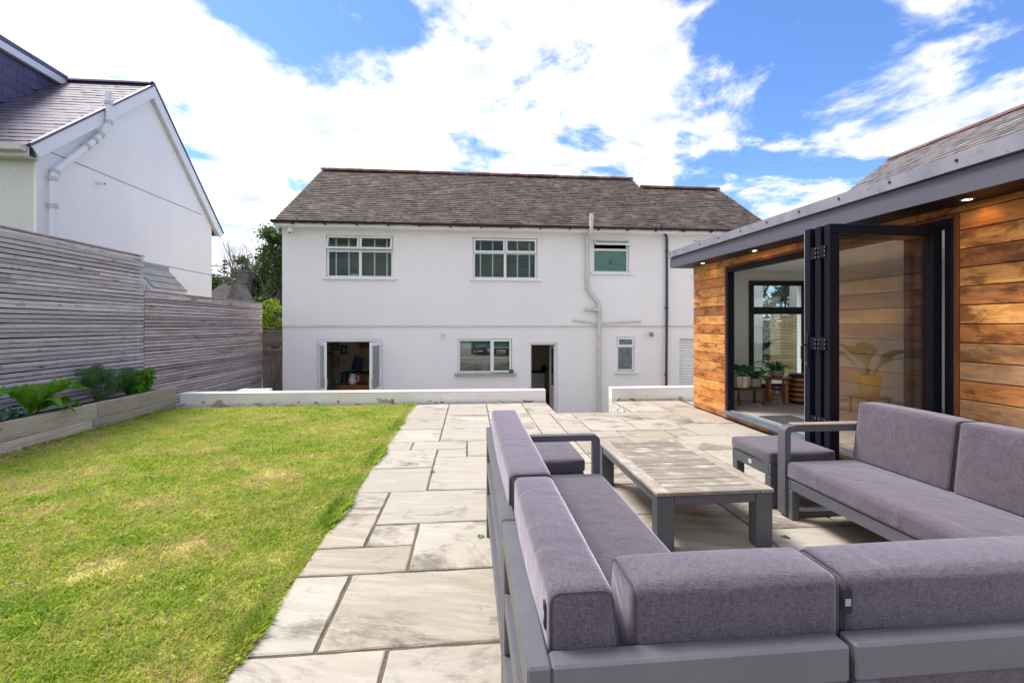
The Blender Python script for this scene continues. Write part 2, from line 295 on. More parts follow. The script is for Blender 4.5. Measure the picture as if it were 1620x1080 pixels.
def timber_mat(name, pale, mid, dark, axis, kscale, warm=None):
    """silvered softwood: long grain along one axis, ringed dark knots"""
    t = NT(name, .85, .2); co = t.coords(); a = {'y': ((7, .7, 20), (9, 2.4, 11)), 'x': ((.7, 7, 20), (2.4, 9, 11))}[axis]
    g = t.noise(co, 2.6, a[0], 7, .65, .4); g2 = t.noise(co, 9, a[0], 3, .6)
    mp = t.N('ShaderNodeMapping'); t.L(co, mp.inputs[0]); mp.inputs['Scale'].default_value = tuple(x * kscale for x in a[1]); vo = t.N('ShaderNodeTexVoronoi'); t.L(mp.outputs[0], vo.inputs[0]); vo.inputs['Scale'].default_value = 1; d = vo.outputs['Distance']
    c = t.mix(t.rmap(g, .34, .66), pale, mid); c = t.mix(t.rmap(g2, .52, .7, 0, .6), c, dark)
    ring = t.math('MULTIPLY', t.rmap(t.math('SINE', t.math('MULTIPLY', d, 46.0)), .2, .9), t.rmap(d, .12, .36, .75, 0)); c = t.mix(ring, c, dark); c = t.mix(t.rmap(d, .13, .06, 0, .9), c, tuple(x * .35 for x in dark))
    if warm: c = t.mix(t.rmap(t.noise(co, .8, (1, 1, 1.4), 5), .52, .72, 0, .7), c, warm)
    v = t.rmap(t.rand, 0, 1, .68, 1.16); cb = t.N('ShaderNodeCombineXYZ')
    for i in range(3): t.L(v, cb.inputs[i])
    t.L(t.mix(1.0, c, cb.outputs[0], 'MULTIPLY'), t.bs.inputs['Base Color']); t.bump(g, .5, .004)
timber_mat('fence_wood', (.72, .645, .66), (.47, .405, .42), (.14, .11, .11), 'y', .95)
timber_mat('fence_wood_low', (.62, .55, .54), (.40, .345, .335), (.13, .105, .105), 'y', .75, (.30, .19, .13))
timber_mat('sleeper', (.66, .565, .46), (.46, .385, .31), (.20, .16, .125), 'y', .42)

# ------------------------------------------------------------------ mesh helpers
ORG = {}
def world_of(o): return ORG.get(o.name, Vector((0, 0, 0)))
def setp(o, label=None, cat=None, group=None, kind=None):
    for k, v in (('label', label), ('category', cat), ('group', group), ('kind', kind)):
        if v: o[k] = v
    return o
def root(name, loc, label=None, cat=None, group=None, kind=None):
    o = bpy.data.objects.new(name, None); COL.objects.link(o); o.empty_display_size = .1; o.location = loc; ORG[o.name] = Vector(loc)
    return setp(o, label, cat, group, kind)
def link_mesh(me, name, parent, origin):
    o = bpy.data.objects.new(name, me); COL.objects.link(o); ORG[o.name] = Vector(origin)
    if parent: o.parent = parent; o.location = Vector(origin) - world_of(parent)
    else: o.location = origin
    return o
def clone(o, delta, parent=None):
    return link_mesh(o.data, o.name.split('.')[0], parent, world_of(o) + Vector(delta))
class MB:
    def __init__(s): s.v = []; s.f = []; s.t = []
    def add(s, vs, fs, tint=.5):
        b = len(s.v); s.v += [tuple(v) for v in vs]; s.f += [tuple(i + b for i in f) for f in fs]; s.t += [tint] * len(fs); return s
    def box(s, x0, x1, y0, y1, z0, z1, b=0.0, M=None, tint=.5):
        lo = (min(x0, x1), min(y0, y1), min(z0, z1)); hi = (max(x0, x1), max(y0, y1), max(z0, z1))
        if b <= 0:
            vs = [Vector((lo[0] if i & 1 == 0 else hi[0], lo[1] if i & 2 == 0 else hi[1], lo[2] if i & 4 == 0 else hi[2])) for i in range(8)]
            fs = [(0, 2, 3, 1), (4, 5, 7, 6), (0, 1, 5, 4), (2, 6, 7, 3), (0, 4, 6, 2), (1, 3, 7, 5)]
        else:
            b = min(b, *(0.45 * (hi[i] - lo[i]) for i in range(3)))
            vs = []; ix = {}
            for c in range(8):
                for a in range(3):
                    p = []
                    for k in range(3):
                        up = c >> k & 1; e = hi[k] if up else lo[k]
                        if k != a: e += -b if up else b
                        p.append(e)
                    ix[c, a] = len(vs); vs.append(Vector(p))
            fs = []
            for a in range(3):
                p, q = [k for k in range(3) if k != a]
                for u in (0, 1):
                    base = u << a; fs.append((ix[base, a], ix[base | 1 << p, a], ix[base | 1 << p | 1 << q, a], ix[base | 1 << q, a]))
                for sp in (0, 1):
                    for sq in (0, 1):
                        c0 = sp << p | sq << q; c1 = c0 | 1 << a
                        fs.append((ix[c0, p], ix[c1, p], ix[c1, q], ix[c0, q]))
            for c in range(8): fs.append((ix[c, 0], ix[c, 1], ix[c, 2]))
        if M is not None: vs = [M @ v for v in vs]
        return s.add(vs, fs, tint)
    def prism(s, poly, vec, tint=.5):
        n = len(poly); vec = Vector(vec); a = [Vector(p) for p in poly]; b = [p + vec for p in a]
        return s.add(a + b, [tuple(range(n - 1, -1, -1)), tuple(range(n, 2 * n))] + [(i, (i + 1) % n, n + (i + 1) % n, n + i) for i in range(n)], tint)
    def tube(s, path, r, n=10, caps=True, tint=.5):
        P = [Vector(p) for p in path]; m = len(P); rr = r if isinstance(r, (list, tuple)) else [r] * m
        T = [(P[min(i + 1, m - 1)] - P[max(i - 1, 0)]).normalized() for i in range(m)]
        u = T[0].orthogonal().normalized(); vs = []; fs = []
        for i in range(m):
            u = (u - T[i] * u.dot(T[i])); u = u.normalized() if u.length > 1e-6 else T[i].orthogonal().normalized()
            w = T[i].cross(u)
            k = 1.0
            if 0 < i < m - 1:
                c = (P[i] - P[i - 1]).normalized().dot(T[i]); k = 1.0
            for j in range(n):
                a = 2 * math.pi * j / n; vs.append(P[i] + (u * math.cos(a) + w * math.sin(a)) * rr[i] * k)
        for i in range(m - 1):
            for j in range(n): fs.append((i * n + j, i * n + (j + 1) % n, (i + 1) * n + (j + 1) % n, (i + 1) * n + j))
        if caps: fs += [tuple(range(n - 1, -1, -1)), tuple(range((m - 1) * n, m * n))]
        return s.add(vs, fs, tint)
    def lathe(s, prof, c, n=20, tint=.5):
        c = Vector(c); vs = []; fs = []; m = len(prof)
        for r, z in prof:
            for j in range(n): a = 2 * math.pi * j / n; vs.append(c + Vector((r * math.cos(a), r * math.sin(a), z)))
        for i in range(m - 1):
            for j in range(n): fs.append((i * n + j, i * n + (j + 1) % n, (i + 1) * n + (j + 1) % n, (i + 1) * n + j))
        fs += [tuple(range(n - 1, -1, -1)), tuple(range((m - 1) * n, m * n))]
        return s.add(vs, fs, tint)
    def build(s, name, material, parent=None, smooth=False, origin=None, recalc=True, kind=None, label=None):
        A = np.array(s.v); o = Vector(origin) if origin is not None else Vector(((A[:, 0].min() + A[:, 0].max()) / 2, (A[:, 1].min() + A[:, 1].max()) / 2, A[:, 2].min()))
        me = bpy.data.meshes.new(name); me.from_pydata([tuple(Vector(v) - o) for v in s.v], [], s.f)
        at = me.attributes.new('tint', 'FLOAT', 'FACE'); at.data.foreach_set('value', s.t)
        if recalc:
            bm = bmesh.new(); bm.from_mesh(me); bmesh.ops.recalc_face_normals(bm, faces=bm.faces); bm.to_mesh(me); bm.free()
        if smooth:
            me.polygons.foreach_set('use_smooth', [True] * len(me.polygons)); me.set_sharp_from_angle(angle=R(40))
        me.materials.append(MATS[material])
        ob = link_mesh(me, name, parent, o)
        if kind: ob['kind'] = kind
        if label: ob['label'] = label
        return ob
def np_mesh(name, V, k, tint, material, parent=None, kind=None, smooth=False):
    """V: (n*k,3) corners of n separate faces with k corners each"""
    n = len(V) // k; o = Vector((float(V[:, 0].mean()), float(V[:, 1].mean()), float(V[:, 2].min())))
    me = bpy.data.meshes.new(name); me.vertices.add(len(V)); me.vertices.foreach_set('co', (V - np.array(o)).astype(np.float32).ravel())
    me.loops.add(n * k); me.loops.foreach_set('vertex_index', np.arange(n * k, dtype=np.int32))
    me.polygons.add(n); me.polygons.foreach_set('loop_start', np.arange(0, n * k, k, dtype=np.int32)); me.polygons.foreach_set('loop_total', np.full(n, k, dtype=np.int32))
    at = me.attributes.new('tint', 'FLOAT', 'FACE'); at.data.foreach_set('value', np.asarray(tint, dtype=np.float32))
    me.update(); me.materials.append(MATS[material]); ob = link_mesh(me, name, parent, o)
    if kind: ob['kind'] = kind
    return ob
def fillet(path, r, n=5):
    P = [Vector(p) for p in path]; out = [P[0]]
    for i in range(1, len(P) - 1):
        a, b, c = P[i - 1], P[i], P[i + 1]; d1 = (a - b); d2 = (c - b); rr = min(r, d1.length * .45, d2.length * .45)
        p0 = b + d1.normalized() * rr; p1 = b + d2.normalized() * rr
        for k in range(n + 1): t = k / n; out.append(p0 * (1 - t) ** 2 + b * 2 * t * (1 - t) + p1 * t * t)
    out.append(P[-1]); return out
def cushion(x0, x1, y0, y1, z0, z1, r=.04, bulge=.012, n=14, warp=None):
    """rounded box with soft bulging faces, one closed surface"""
    lo = Vector((x0, y0, z0)); hi = Vector((x1, y1, z1)); c = (lo + hi) / 2; h = (hi - lo) / 2; r = min(r, *(0.49 * 2 * h[i] / 2 for i in range(3)))
    bm = bmesh.new(); cache = {}
    def tcoord(i, half):   # denser near the edges
        e = [-1, -1 + .3 * r / half, -1 + .7 * r / half, -1 + r / half]; inner = n - 8
        arr = e + [(-1 + r / half) + (2 - 2 * r / half) * k / (inner + 1) for k in range(1, inner + 1)] + [-q for q in reversed(e)]
        return arr
    ar = [tcoord(0, h[i]) for i in range(3)]
    for a in range(3):
        p, q = [k for k in range(3) if k != a]
        for sg in (-1, 1):
            g = []
            for u in ar[p]:
                row = []
                for v in ar[q]:
                    co = [0, 0, 0]; co[a] = sg; co[p] = u; co[q] = v
                    key = tuple(round(x, 5) for x in co)
                    if key not in cache:
                        w = Vector([co[k] * h[k] for k in range(3)]); inn = Vector([max(-h[k] + r, min(h[k] - r, w[k])) for k in range(3)])
                        d = w - inn; pt = inn + (d.normalized() * r if d.length > 1e-7 else d)
                        for k in range(3):
                            i1, i2 = [j for j in range(3) if j != k]
                            pt[k] += math.copysign(bulge, co[k]) * (1 - co[i1] ** 2) * (1 - co[i2] ** 2) * (abs(co[k]) > .99)
                        pt += c
                        if warp: pt = warp(pt)
                        cache[key] = bm.verts.new(pt)
                    row.append(cache[key])
                g.append(row)
            for i in range(len(g) - 1):
                for j in range(len(g[0]) - 1):
                    try: bm.faces.new((g[i][j], g[i + 1][j], g[i + 1][j + 1], g[i][j + 1]))
                    except ValueError: pass
    bmesh.ops.recalc_face_normals(bm, faces=bm.faces); return bm
def bm_obj(bm, name, material, parent=None, smooth=True, sharp=None):
    bm.verts.ensure_lookup_table(); xs = [v.co for v in bm.verts]
    o = Vector(((min(v.x for v in xs) + max(v.x for v in xs)) / 2, (min(v.y for v in xs) + max(v.y for v in xs)) / 2, min(v.z for v in xs)))
    for v in bm.verts: v.co -= o
    me = bpy.data.meshes.new(name); bm.to_mesh(me); bm.free()
    if smooth: me.polygons.foreach_set('use_smooth', [True] * len(me.polygons))
    me.materials.append(MATS[material]); return link_mesh(me, name, parent, o)
def B(name, material, parent, *args, b=.004, smooth=False, M=None, kind=None, label=None):
    return MB().box(*args, b=b, M=M).build(name, material, parent, smooth=smooth, kind=kind, label=label)
rng = random.Random(7); nrg = np.random.default_rng(11)
GZ = -1.06       # yard level by the house

# ------------------------------------------------------------------ ground and terrace
g = MB(); g.add([(-400, -400, GZ - .02), (400, -400, GZ - .02), (400, 400, GZ - .02), (-400, 400, GZ - .02)], [(0, 1, 2, 3)])
g.build('ground', 'ground_far', kind='structure', origin=(0, 0, GZ - .02))
B('lower_yard', 'concrete', None, -5.5, 9.2, 8.6, 12.6, GZ - .1, GZ, b=.01, kind='structure')
t = MB(); t.box(-5.55, -.975, -12, 8.24, GZ + .003, -.012); B_lawn = t.build('lawn_soil', 'lawn_soil', kind='structure')
PATX = [-.965, -.66, -.353, -.022, .305, .625, .95, 1.285, 1.632, 1.96, 2.29, 2.62, 2.955, 3.285, 3.6, 3.93]
PATY = [-.55, -.23, .09, .41, .73, 1.06, 1.39, 1.705, 2.022, 2.33, 2.64, 2.962, 3.28, 3.6, 3.92, 4.24, 4.565, 4.9, 5.22, 5.572, 5.92, 6.245, 6.57, 6.9, 7.2, 7.55, 7.9, 8.22]
patio = MB()
patio.box(-.97, 4.0, -.6, 7.2, GZ + .006, -.009); patio.box(-.97, 1.40, 7.2, 8.24, GZ + .006, -.009); patio.box(2.81, 4.0, 7.2, 8.28, GZ + .006, -.009)
patio = patio.build('patio', 'joint_sand', kind='structure')
B('patio_far_bed', 'concrete', None, 4.0, 9.0, -12, 8.5, GZ + .008, -.03, b=0, kind='structure')
B('patio_near_bed', 'concrete', None, -.97, 4.0, -12, -.6, GZ + .008, -.02, b=0, kind='structure')
def yi(v): return min(range(len(PATY)), key=lambda i: abs(PATY[i] - v))
def xi(v): return min(range(len(PATX)), key=lambda i: abs(PATX[i] - v))
fixed = [(-.96, -.36, 1.39, 2.02), (-.36, .62, 1.39, 2.02), (-.96, -.66, 2.02, 2.64), (-.66, .31, 2.02, 2.64), (-.96, -.36, 2.64, 2.96), (-.36, .31, 2.64, 3.28), (-.96, -.66, 2.96, 3.6), (-.96, -.66, 3.6, 3.92),
         (-.66, -.36, 2.96, 3.28), (-.66, .31, 3.28, 3.92), (-.96, -.35, 3.92, 4.56), (-.96, -.35, 4.56, 5.22), (-.35, .31, 3.92, 4.9), (-.35, -.02, 4.9, 5.22), (-.02, .31, 4.9, 5.57), (-.96, -.67, 5.22, 5.57), (-.67, -.02, 5.22, 5.57),
         (-.96, -.35, 5.57, 6.245), (-.96, -.35, 6.245, 6.9), (-.96, -.35, 6.9, 7.9), (-.96, -.35, 7.9, 8.22), (-.35, .31, 5.57, 6.57), (-.35, .31, 6.57, 7.2), (-.35, .31, 7.2, 8.22), (.31, .95, 7.2, 8.22), (.95, 1.285, 7.2, 8.22),
         (1.285, 1.632, 6.57, 7.2), (1.285, 1.632, 6.245, 6.57), (1.632, 2.29, 5.92, 6.9), (1.632, 1.96, 6.9, 7.2), (1.96, 2.62, 6.9, 7.2), (2.29, 2.62, 6.57, 6.9), (2.62, 3.285, 6.57, 7.2), (2.62, 3.285, 7.2, 8.22), (3.285, 3.93, 7.2, 7.55), (3.285, 3.93, 7.55, 8.22),
         (2.29, 2.955, 5.92, 6.57), (2.955, 3.6, 5.57, 6.245), (2.955, 3.285, 6.245, 6.57), (3.285, 3.93, 6.245, 6.57), (3.285, 3.93, 6.57, 7.2), (1.96, 2.62, 5.22, 5.92), (1.285, 1.96, 5.57, 5.92), (.95, 1.285, 4.9, 5.92), (.31, .95, 6.245, 7.2), (.95, 1.285, 5.92, 7.2),
         (2.62, 3.285, 4.9, 5.57), (1.285, 1.96, 4.565, 5.57), (1.285, 1.96, 3.92, 4.565), (.95, 1.96, 3.28, 3.92), (.95, 1.96, 2.64, 3.28), (1.96, 2.62, 2.962, 3.92), (1.96, 2.955, 2.33, 2.962), (1.285, 1.96, 2.02, 2.64)]
used = set(); slabs = []
for a, b, c_, d in fixed:
    x0, x1, y0, y1 = xi(a), xi(b), yi(c_), yi(d); cells = {(i, j) for i in range(x0, x1) for j in range(y0, y1)}
    if cells & used: continue
    used |= cells; slabs.append((x0, x1, y0, y1))
for j in range(len(PATY) - 1):
    for i in range(len(PATX) - 1):
        if (i, j) in used: continue
        for w, h in rng.sample([(3, 2), (2, 3), (2, 2), (2, 1), (1, 2), (2, 2)], 6) + [(1, 1)]:
            cells = {(p, q) for p in range(i, i + w) for q in range(j, j + h)}
            if i + w < len(PATX) and j + h < len(PATY) and not cells & used: break
        used |= cells; slabs.append((i, i + w, j, j + h))
for x0, x1, y0, y1 in slabs:
    X0, X1, Y0, Y1 = PATX[x0], PATX[x1], PATY[y0], PATY[y1]; cx, cy = (X0 + X1) / 2, (Y0 + Y1) / 2
    if 1.40 < cx < 2.66 and cy > 7.2: continue
    X1 = min(X1, 3.862) if cy < 7.55 else X1
    if cy > 7.2 and X0 < 1.4 < X1 + .2: X1 = max(X1, 1.40)
    g_ = [rng.uniform(.006, .011) for _ in range(4)]; dz = rng.uniform(-.003, .002)
    if cy > 7.2 and X0 < 2.7 < X1: X0 = 2.658
    q = [Vector((X0 + g_[0], Y0 + g_[2], 0)), Vector((X1 - g_[1], Y0 + g_[2], 0)), Vector((X1 - g_[1], Y1 - g_[3], 0)), Vector((X0 + g_[0], Y1 - g_[3], 0))]; ring = []
    for e in range(4):
        a_, b_ = q[e], q[(e + 1) % 4]; kn = max(2, int((b_ - a_).length / .07))
        for i in range(kn): ring.append(a_.lerp(b_, i / kn) + Vector((rng.gauss(0, .0017), rng.gauss(0, .0017), 0)))
    c0 = sum(ring, Vector()) / len(ring); nr = len(ring); inn = [p_ + (c0 - p_).normalized() * rng.uniform(.005, .010) for p_ in ring]
    m_ = MB().add([(p_.x, p_.y, -.04) for p_ in ring] + [(p_.x, p_.y, dz - .004 - rng.uniform(0, .003)) for p_ in ring] + [(p_.x, p_.y, dz + rng.uniform(-.0006, .0006)) for p_ in inn],
        [tuple(range(2 * nr, 3 * nr))] + [(r0 * nr + i, r0 * nr + (i + 1) % nr, (r0 + 1) * nr + (i + 1) % nr, (r0 + 1) * nr + i) for r0 in (0, 1) for i in range(nr)])
    veined = (cx > .9 and rng.random() < .55) or (abs(cx + .17) < .1 and abs(cy - 2.33) < .1) or (abs(cx + .81) < .05 and abs(cy - 3.28) < .1) or (cx < 0 and abs(cy - 2.8) < .1 and cx < -.5)
    m_.build('slab', 'sandstone_veined' if veined else 'sandstone', patio)

# weeds in the joints
for wx, wy, lab in ((.075, 3.02, 'small weed growing beside the rear leg of the left sofa'), (-.35, 4.4, 'tiny weed in a paving joint between the lawn and the left sofa')):
    wd = root('weed', (wx, wy, -.009), lab, 'plant', 'weeds in the paving')
    wm = MB()
    for k in range(9):
        a = k * 2.4; wm.add([(wx + math.cos(a) * .004, wy + math.sin(a) * .004, -.009), (wx + math.cos(a + .35) * .016, wy + math.sin(a + .35) * .016, .012), (wx + math.cos(a) * .034, wy + math.sin(a) * .034, .008 + .004 * (k % 3)), (wx + math.cos(a - .35) * .016, wy + math.sin(a - .35) * .016, .012)], [(0, 1, 2, 3)], rng.random())
    wm.build('leaves', 'leaf_bright', wd, recalc=False)
# garden walls at the head of the steps
def low_wall(P0, P1, thick, top, bottom, label):
    r_ = root('low_wall', ((P0[0] + P1[0]) / 2, (P0[1] + P1[1]) / 2, bottom), label, 'wall')
    a = Vector((P0[0], P0[1], 0)); b = Vector((P1[0], P1[1], 0)); ang = math.atan2((b - a).y, (b - a).x); L_ = (b - a).length
    M = Matrix.Translation(a) @ Matrix.Rotation(ang, 4, 'Z')
    MB().box(0, L_, 0, thick, bottom, top - .022, b=.008, M=M).build('wall_body', 'paint_wall', r_)
    MB().box(-.004, L_ + .004, -.006, thick + .006, top - .022, top, b=.008, M=M).build('coping', 'upvc', r_)
    return r_
low_wall((-5.02, 8.44), (1.40, 8.25), .20, .222, GZ, 'long low white wall with flaking paint along the far edge of the lawn')
low_wall((2.66, 8.30), (5.6, 8.30), .20, .235, GZ, 'short low white wall between the steps and the timber garden room')
B('step_wall', 'paint_wall', None, 2.664, 2.80, 7.22, 8.298, GZ, -.045, b=.005)
setp(bpy.data.objects['step_wall'], 'white painted side wall of the sunken steps below the patio edge', 'wall')
st = root('garden_steps', (2.03, 7.6, GZ), 'concrete steps going down from the patio to the house', 'steps')
for k in range(5): B('step', 'concrete', st, 1.42, 2.65, 7.215 + .28 * k, 7.495 + .28 * k - .002, GZ + .001, -.17 * (k + 1), b=.006)
lw = root('low_wall', (-4.3, 9.75, GZ), 'small white wall top standing in the yard beside the long slatted fence', 'wall'); B('wall_body', 'paint_wall', lw, -4.64, -4.05, 9.6, 9.85, GZ, .105, b=.01)

# ------------------------------------------------------------------ house
YH = 12.5; HXL, HXR = -4.889, 8.5
house = root('house', (1.8, 14.2, GZ), 'long white rendered two storey house with brown tiled roof beyond the lawn', 'house')
def px_rect(x0, y0, x1, y1): a = onY(x0, y0, YH); b = onY(x1, y1, YH); return (a.x, b.x, b.z, a.z)
W1, W2, W3 = px_rect(516, 372, 622, 440), px_rect(748, 376, 850, 442), px_rect(938, 379, 995, 432)
W4 = px_rect(1097, 381, 1160, 437)
FD = px_rect(502, 537, 605, 620); FD = (FD[0], FD[1], GZ, FD[3])
KW = px_rect(724, 536, 810, 590); KD = px_rect(838, 542, 882, 652); KD = (KD[0], KD[1], GZ, KD[3]); WC = px_rect(976, 533, 1004, 587)
GD = px_rect(1075, 535, 1180, 612); GD = (GD[0], GD[1], GZ, GD[3])
ZS = 1.37; ZE = 4.10
def holed_wall(x0, x1, z0, z1, holes, yf, yb):
    xs = sorted({x0, x1, *[v for h in holes for v in h[:2]]}); zs = sorted({z0, z1, *[v for h in holes for v in h[2:]]})
    xs = [x for x in xs if x0 <= x <= x1]; zs = [z for z in zs if z0 <= z <= z1]
    m_ = MB()
    for i in range(len(xs) - 1):
        for j in range(len(zs) - 1):
            cx, cz = (xs[i] + xs[i + 1]) / 2, (zs[j] + zs[j + 1]) / 2
            if any(h[0] < cx < h[1] and h[2] < cz < h[3] for h in holes): continue
            for y in (yf, yb): m_.add([(xs[i], y, zs[j]), (xs[i + 1], y, zs[j]), (xs[i + 1], y, zs[j + 1]), (xs[i], y, zs[j + 1])], [(0, 1, 2, 3) if y == yf else (3, 2, 1, 0)])
    for a, b, c_, d in list(holes) + [(x0, x1, z0, z1)]:
        m_.add([(a, yf, c_), (b, yf, c_), (b, yf, d), (a, yf, d), (a, yb, c_), (b, yb, c_), (b, yb, d), (a, yb, d)], [(0, 4, 5, 1), (1, 5, 6, 2), (2, 6, 7, 3), (3, 7, 4, 0)])
    return m_
RY, RZ = 16.03, 6.68; SL = (RZ - 4.10) / (RY - 12.2)
def roofz(y): return 4.10 + SL * (y - 12.2) if y <= RY else RZ - SL * (y - RY)
holed_wall(HXL, HXR, GZ, ZS, [FD, KW, KD, WC, GD], YH, YH + .28).build('lower_wall', 'render_white', house, recalc=False)
holed_wall(HXL, HXR, ZS, ZE - .02, [W1, W2, W3, W4], YH - .022, YH + .281).build('upper_wall', 'render_white', house, recalc=False)
MB().prism([(HXL, YH - .03, ZS - .004), (HXL, YH + .01, ZS - .004), (HXL, YH - .02, ZS + .05)], (HXR - HXL, 0, 0)).build('drip_bead', 'upvc_dull', house)
for x, nm in ((HXL + .002, 'gable_wall'), (HXR - .25, 'gable_wall')):
    yb = 19.6 if x < 0 else 18.3; ry, rz = (RY, RZ) if x < 0 else (15.27, roofz(15.27))
    MB().prism([(x, YH + .285, GZ), (x, yb, GZ), (x, yb, 4.0), (x, ry, rz - .12), (x, YH + .285, 4.22)], (.248, 0, 0)).build(nm, 'render_white', house)
B('rear_wall', 'render_white', house, HXL + .255, HXR - .255, 18.2, 18.45, GZ, 4.0, b=0)
B('floor_slab', 'interior_white', house, HXL + .256, HXR - .256, YH + .29, 18.19, ZS - .15, ZS, b=0)
B('ground_slab', 'wood_orange', house, HXL + .256, HXR - .256, YH + .01, 18.19, GZ - .01, GZ + .012, b=0)
B('ceiling', 'interior_white', house, HXL + .256, HXR - .256, YH + .29, 18.19, 3.98, 4.06, b=0)
for x in (-1.0, 3.0, 5.4): B('partition', 'interior_cream', house, x - .05, x + .05, YH + .29, 16.2, GZ + .02, ZS - .155, b=0); B('partition', 'interior_cream', house, x - .05, x + .05, YH + .29, 16.2, ZS + .005, 3.975, b=0)
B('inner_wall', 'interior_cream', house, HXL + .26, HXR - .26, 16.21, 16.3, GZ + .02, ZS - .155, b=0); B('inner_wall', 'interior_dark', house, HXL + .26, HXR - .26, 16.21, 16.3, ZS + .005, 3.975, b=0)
B('inner_wall', 'interior_cream', house, HXL + .254, HXL + .262, YH + .29, 16.2, GZ + .02, ZS - .155, b=0)
# roof
XVL, XVR, XM = -4.927 - .06, 8.74, 5.89
roof = MB()
def slopequad(m_, x0, x1, y0, y1, off):
    nrm = Vector((0, -SL, 1)).normalized() * off; p = [Vector((x0, y0, roofz(y0))), Vector((x1, y0, roofz(y0))), Vector((x1, y1, roofz(y1))), Vector((x0, y1, roofz(y1)))]
    m_.prism([q + nrm for q in p], (0, 0, -.10))
slopequad(roof, XVL, XM, 12.17, RY, -.012); slopequad(roof, XM, XVR, 12.17, 15.27, -.012)
roof.prism([(XVL, RY, RZ - .02), (XM, RY, RZ - .02), (XM, 19.9, RZ - SL * 3.87), (XVL, 19.9, RZ - SL * 3.87)], (0, 0, -.1))
zl = roofz(15.27); roof.prism([(XM, 15.27, zl - .02), (XVR, 15.27, zl - .02), (XVR, 18.5, zl - SL * 3.23), (XM, 18.5, zl - SL * 3.23)], (0, 0, -.1))
roof.prism([(XM - .02, 15.27, zl - .1), (XM - .02, RY, RZ - .1), (XM - .02, 17.5, zl - .1)], (.05, 0, 0))
roof = roof.build('roof', 'roof_tile', house)
def tile_field(m_, org, u, v, nrm, ulen, vlen, w, gauge, thick, jitter=.006):
    u, v, nrm = Vector(u).normalized(), Vector(v).normalized(), Vector(nrm).normalized(); rows = int(math.ceil(vlen / gauge)); wob = [rng.uniform(-.004, .004) for _ in range(400)]
    for r_ in range(rows):
        off = (r_ % 2) * w / 2; k = -1
        while True:
            k += 1; a = k * w - off
            if a >= ulen: break
            a0, a1 = max(a, 0) + .002, min(a + w, ulen) - .002
            if a1 - a0 < .02: continue
            b0 = r_ * gauge + rng.uniform(-jitter, jitter); b1 = min(r_ * gauge + gauge * 1.12, vlen); lift = thick + rng.uniform(-.003, .007)
            tl = rng.uniform(-.004, .004); sag = .018 * math.sin(a * .9 + r_ * .13) * math.sin(r_ * .21 + 1)
            base = Vector(org) + nrm * (sag * .4)
            pts = [base + u * a0 + v * b0 + nrm * (lift + tl), base + u * a1 + v * b0 + nrm * (lift - tl), base + u * a1 + v * b1 + nrm * .003, base + u * a0 + v * b1 + nrm * .003]
            m_.add(pts + [pts[0] - nrm * thick, pts[1] - nrm * thick], [(0, 1, 2, 3), (0, 4, 5, 1), (0, 3, 4), (1, 5, 2)], min(1, max(0, rng.gauss(.5, .22))))
vs_ = Vector((0, 1, SL)).normalized(); ns_ = Vector((0, -SL, 1)).normalized(); sl1 = (RY - 12.07) * math.sqrt(1 + SL * SL); sl2 = (15.27 - 12.07) * math.sqrt(1 + SL * SL)
tf = MB(); o0 = Vector((XVL, 12.07, roofz(12.07)))
tile_field(tf, o0, (1, 0, 0), vs_, ns_, XM - XVL, sl1, .22, .155, .017)
tile_field(tf, o0 + Vector((XM - XVL + .002, 0, 0)), (1, 0, 0), vs_, ns_, XVR - XM, sl2, .22, .155, .017)
tf.build('roof_tiles', 'roof_tile', roof, recalc=False, kind='stuff')
def ridge_run(x0, x1, y, z, parent, lenr=.27, material='ridge_red'):
    n = int((x1 - x0) / lenr); L_ = (x1 - x0) / n; vs = []; fs = []; K = 8
    for e in (0, L_ - .006):
        for rr in (.115, .095):
            for j in range(K + 1): a = math.pi * (j / K); vs.append((e, math.cos(a) * rr * 1.15, math.sin(a) * rr - .02))
    s_ = K + 1
    for j in range(K):
        fs += [(j, j + 1, 2 * s_ + j + 1, 2 * s_ + j), (s_ + j, 3 * s_ + j, 3 * s_ + j + 1, s_ + j + 1), (j, s_ + j, s_ + j + 1, j + 1), (2 * s_ + j, 2 * s_ + j + 1, 3 * s_ + j + 1, 3 * s_ + j)]
    m0 = MB().add([(v[0] + x0, v[1] + y, v[2] + z) for v in vs], fs); o0 = m0.build('ridge_tile', material, parent, smooth=True)
    for k in range(1, n): c_ = clone(o0, (k * L_, 0, rng.uniform(-.008, .008)), parent); c_.rotation_euler = (0, rng.uniform(-.012, .012), 0)
ridge_run(XVL, XM, RY, RZ - .0, roof); ridge_run(XM + .03, XVR, 15.27, zl, roof)
# eaves: fascia, soffit, gutter and brackets
B('fascia', 'upvc', house, XVL + .03, XVR, 12.135, 12.16, 3.955, 4.055, b=.003)
B('soffit', 'upvc', house, XVL + .03, XVR, 12.161, YH - .025, 3.96, 3.968, b=0)
gt = MB(); K = 8; pr = []
for j in range(K + 1): a = math.pi + math.pi * j / K; pr.append((math.cos(a) * .06, math.sin(a) * .06))
pr2 = [(y * .9, z * .9) for y, z in reversed(pr)]; poly = [(XVL - .02, 12.07 + y, 4.085 + z) for y, z in pr + pr2]; gt.prism(poly, (XVR - XVL + .04, 0, 0)); gt.build('gutter', 'gutter_black', house, smooth=True)
gb = None
for k in range(17):
    x = XVL + .5 + k * .8
    if gb is None: gb = B('gutter_bracket', 'gutter_black', house, x - .018, x + .018, 12.03, 12.134, 3.985, 4.03, b=.004)
    else: clone(gb, (k * .8, 0, 0), house)
B('bargeboard', 'upvc', house, 0, .03, 0, 4.6, -.16, 0, b=.003, M=Matrix.Translation((XVL + .02, 12.2, 3.98)) @ Matrix.Rotation(math.atan(SL), 4, 'X'))

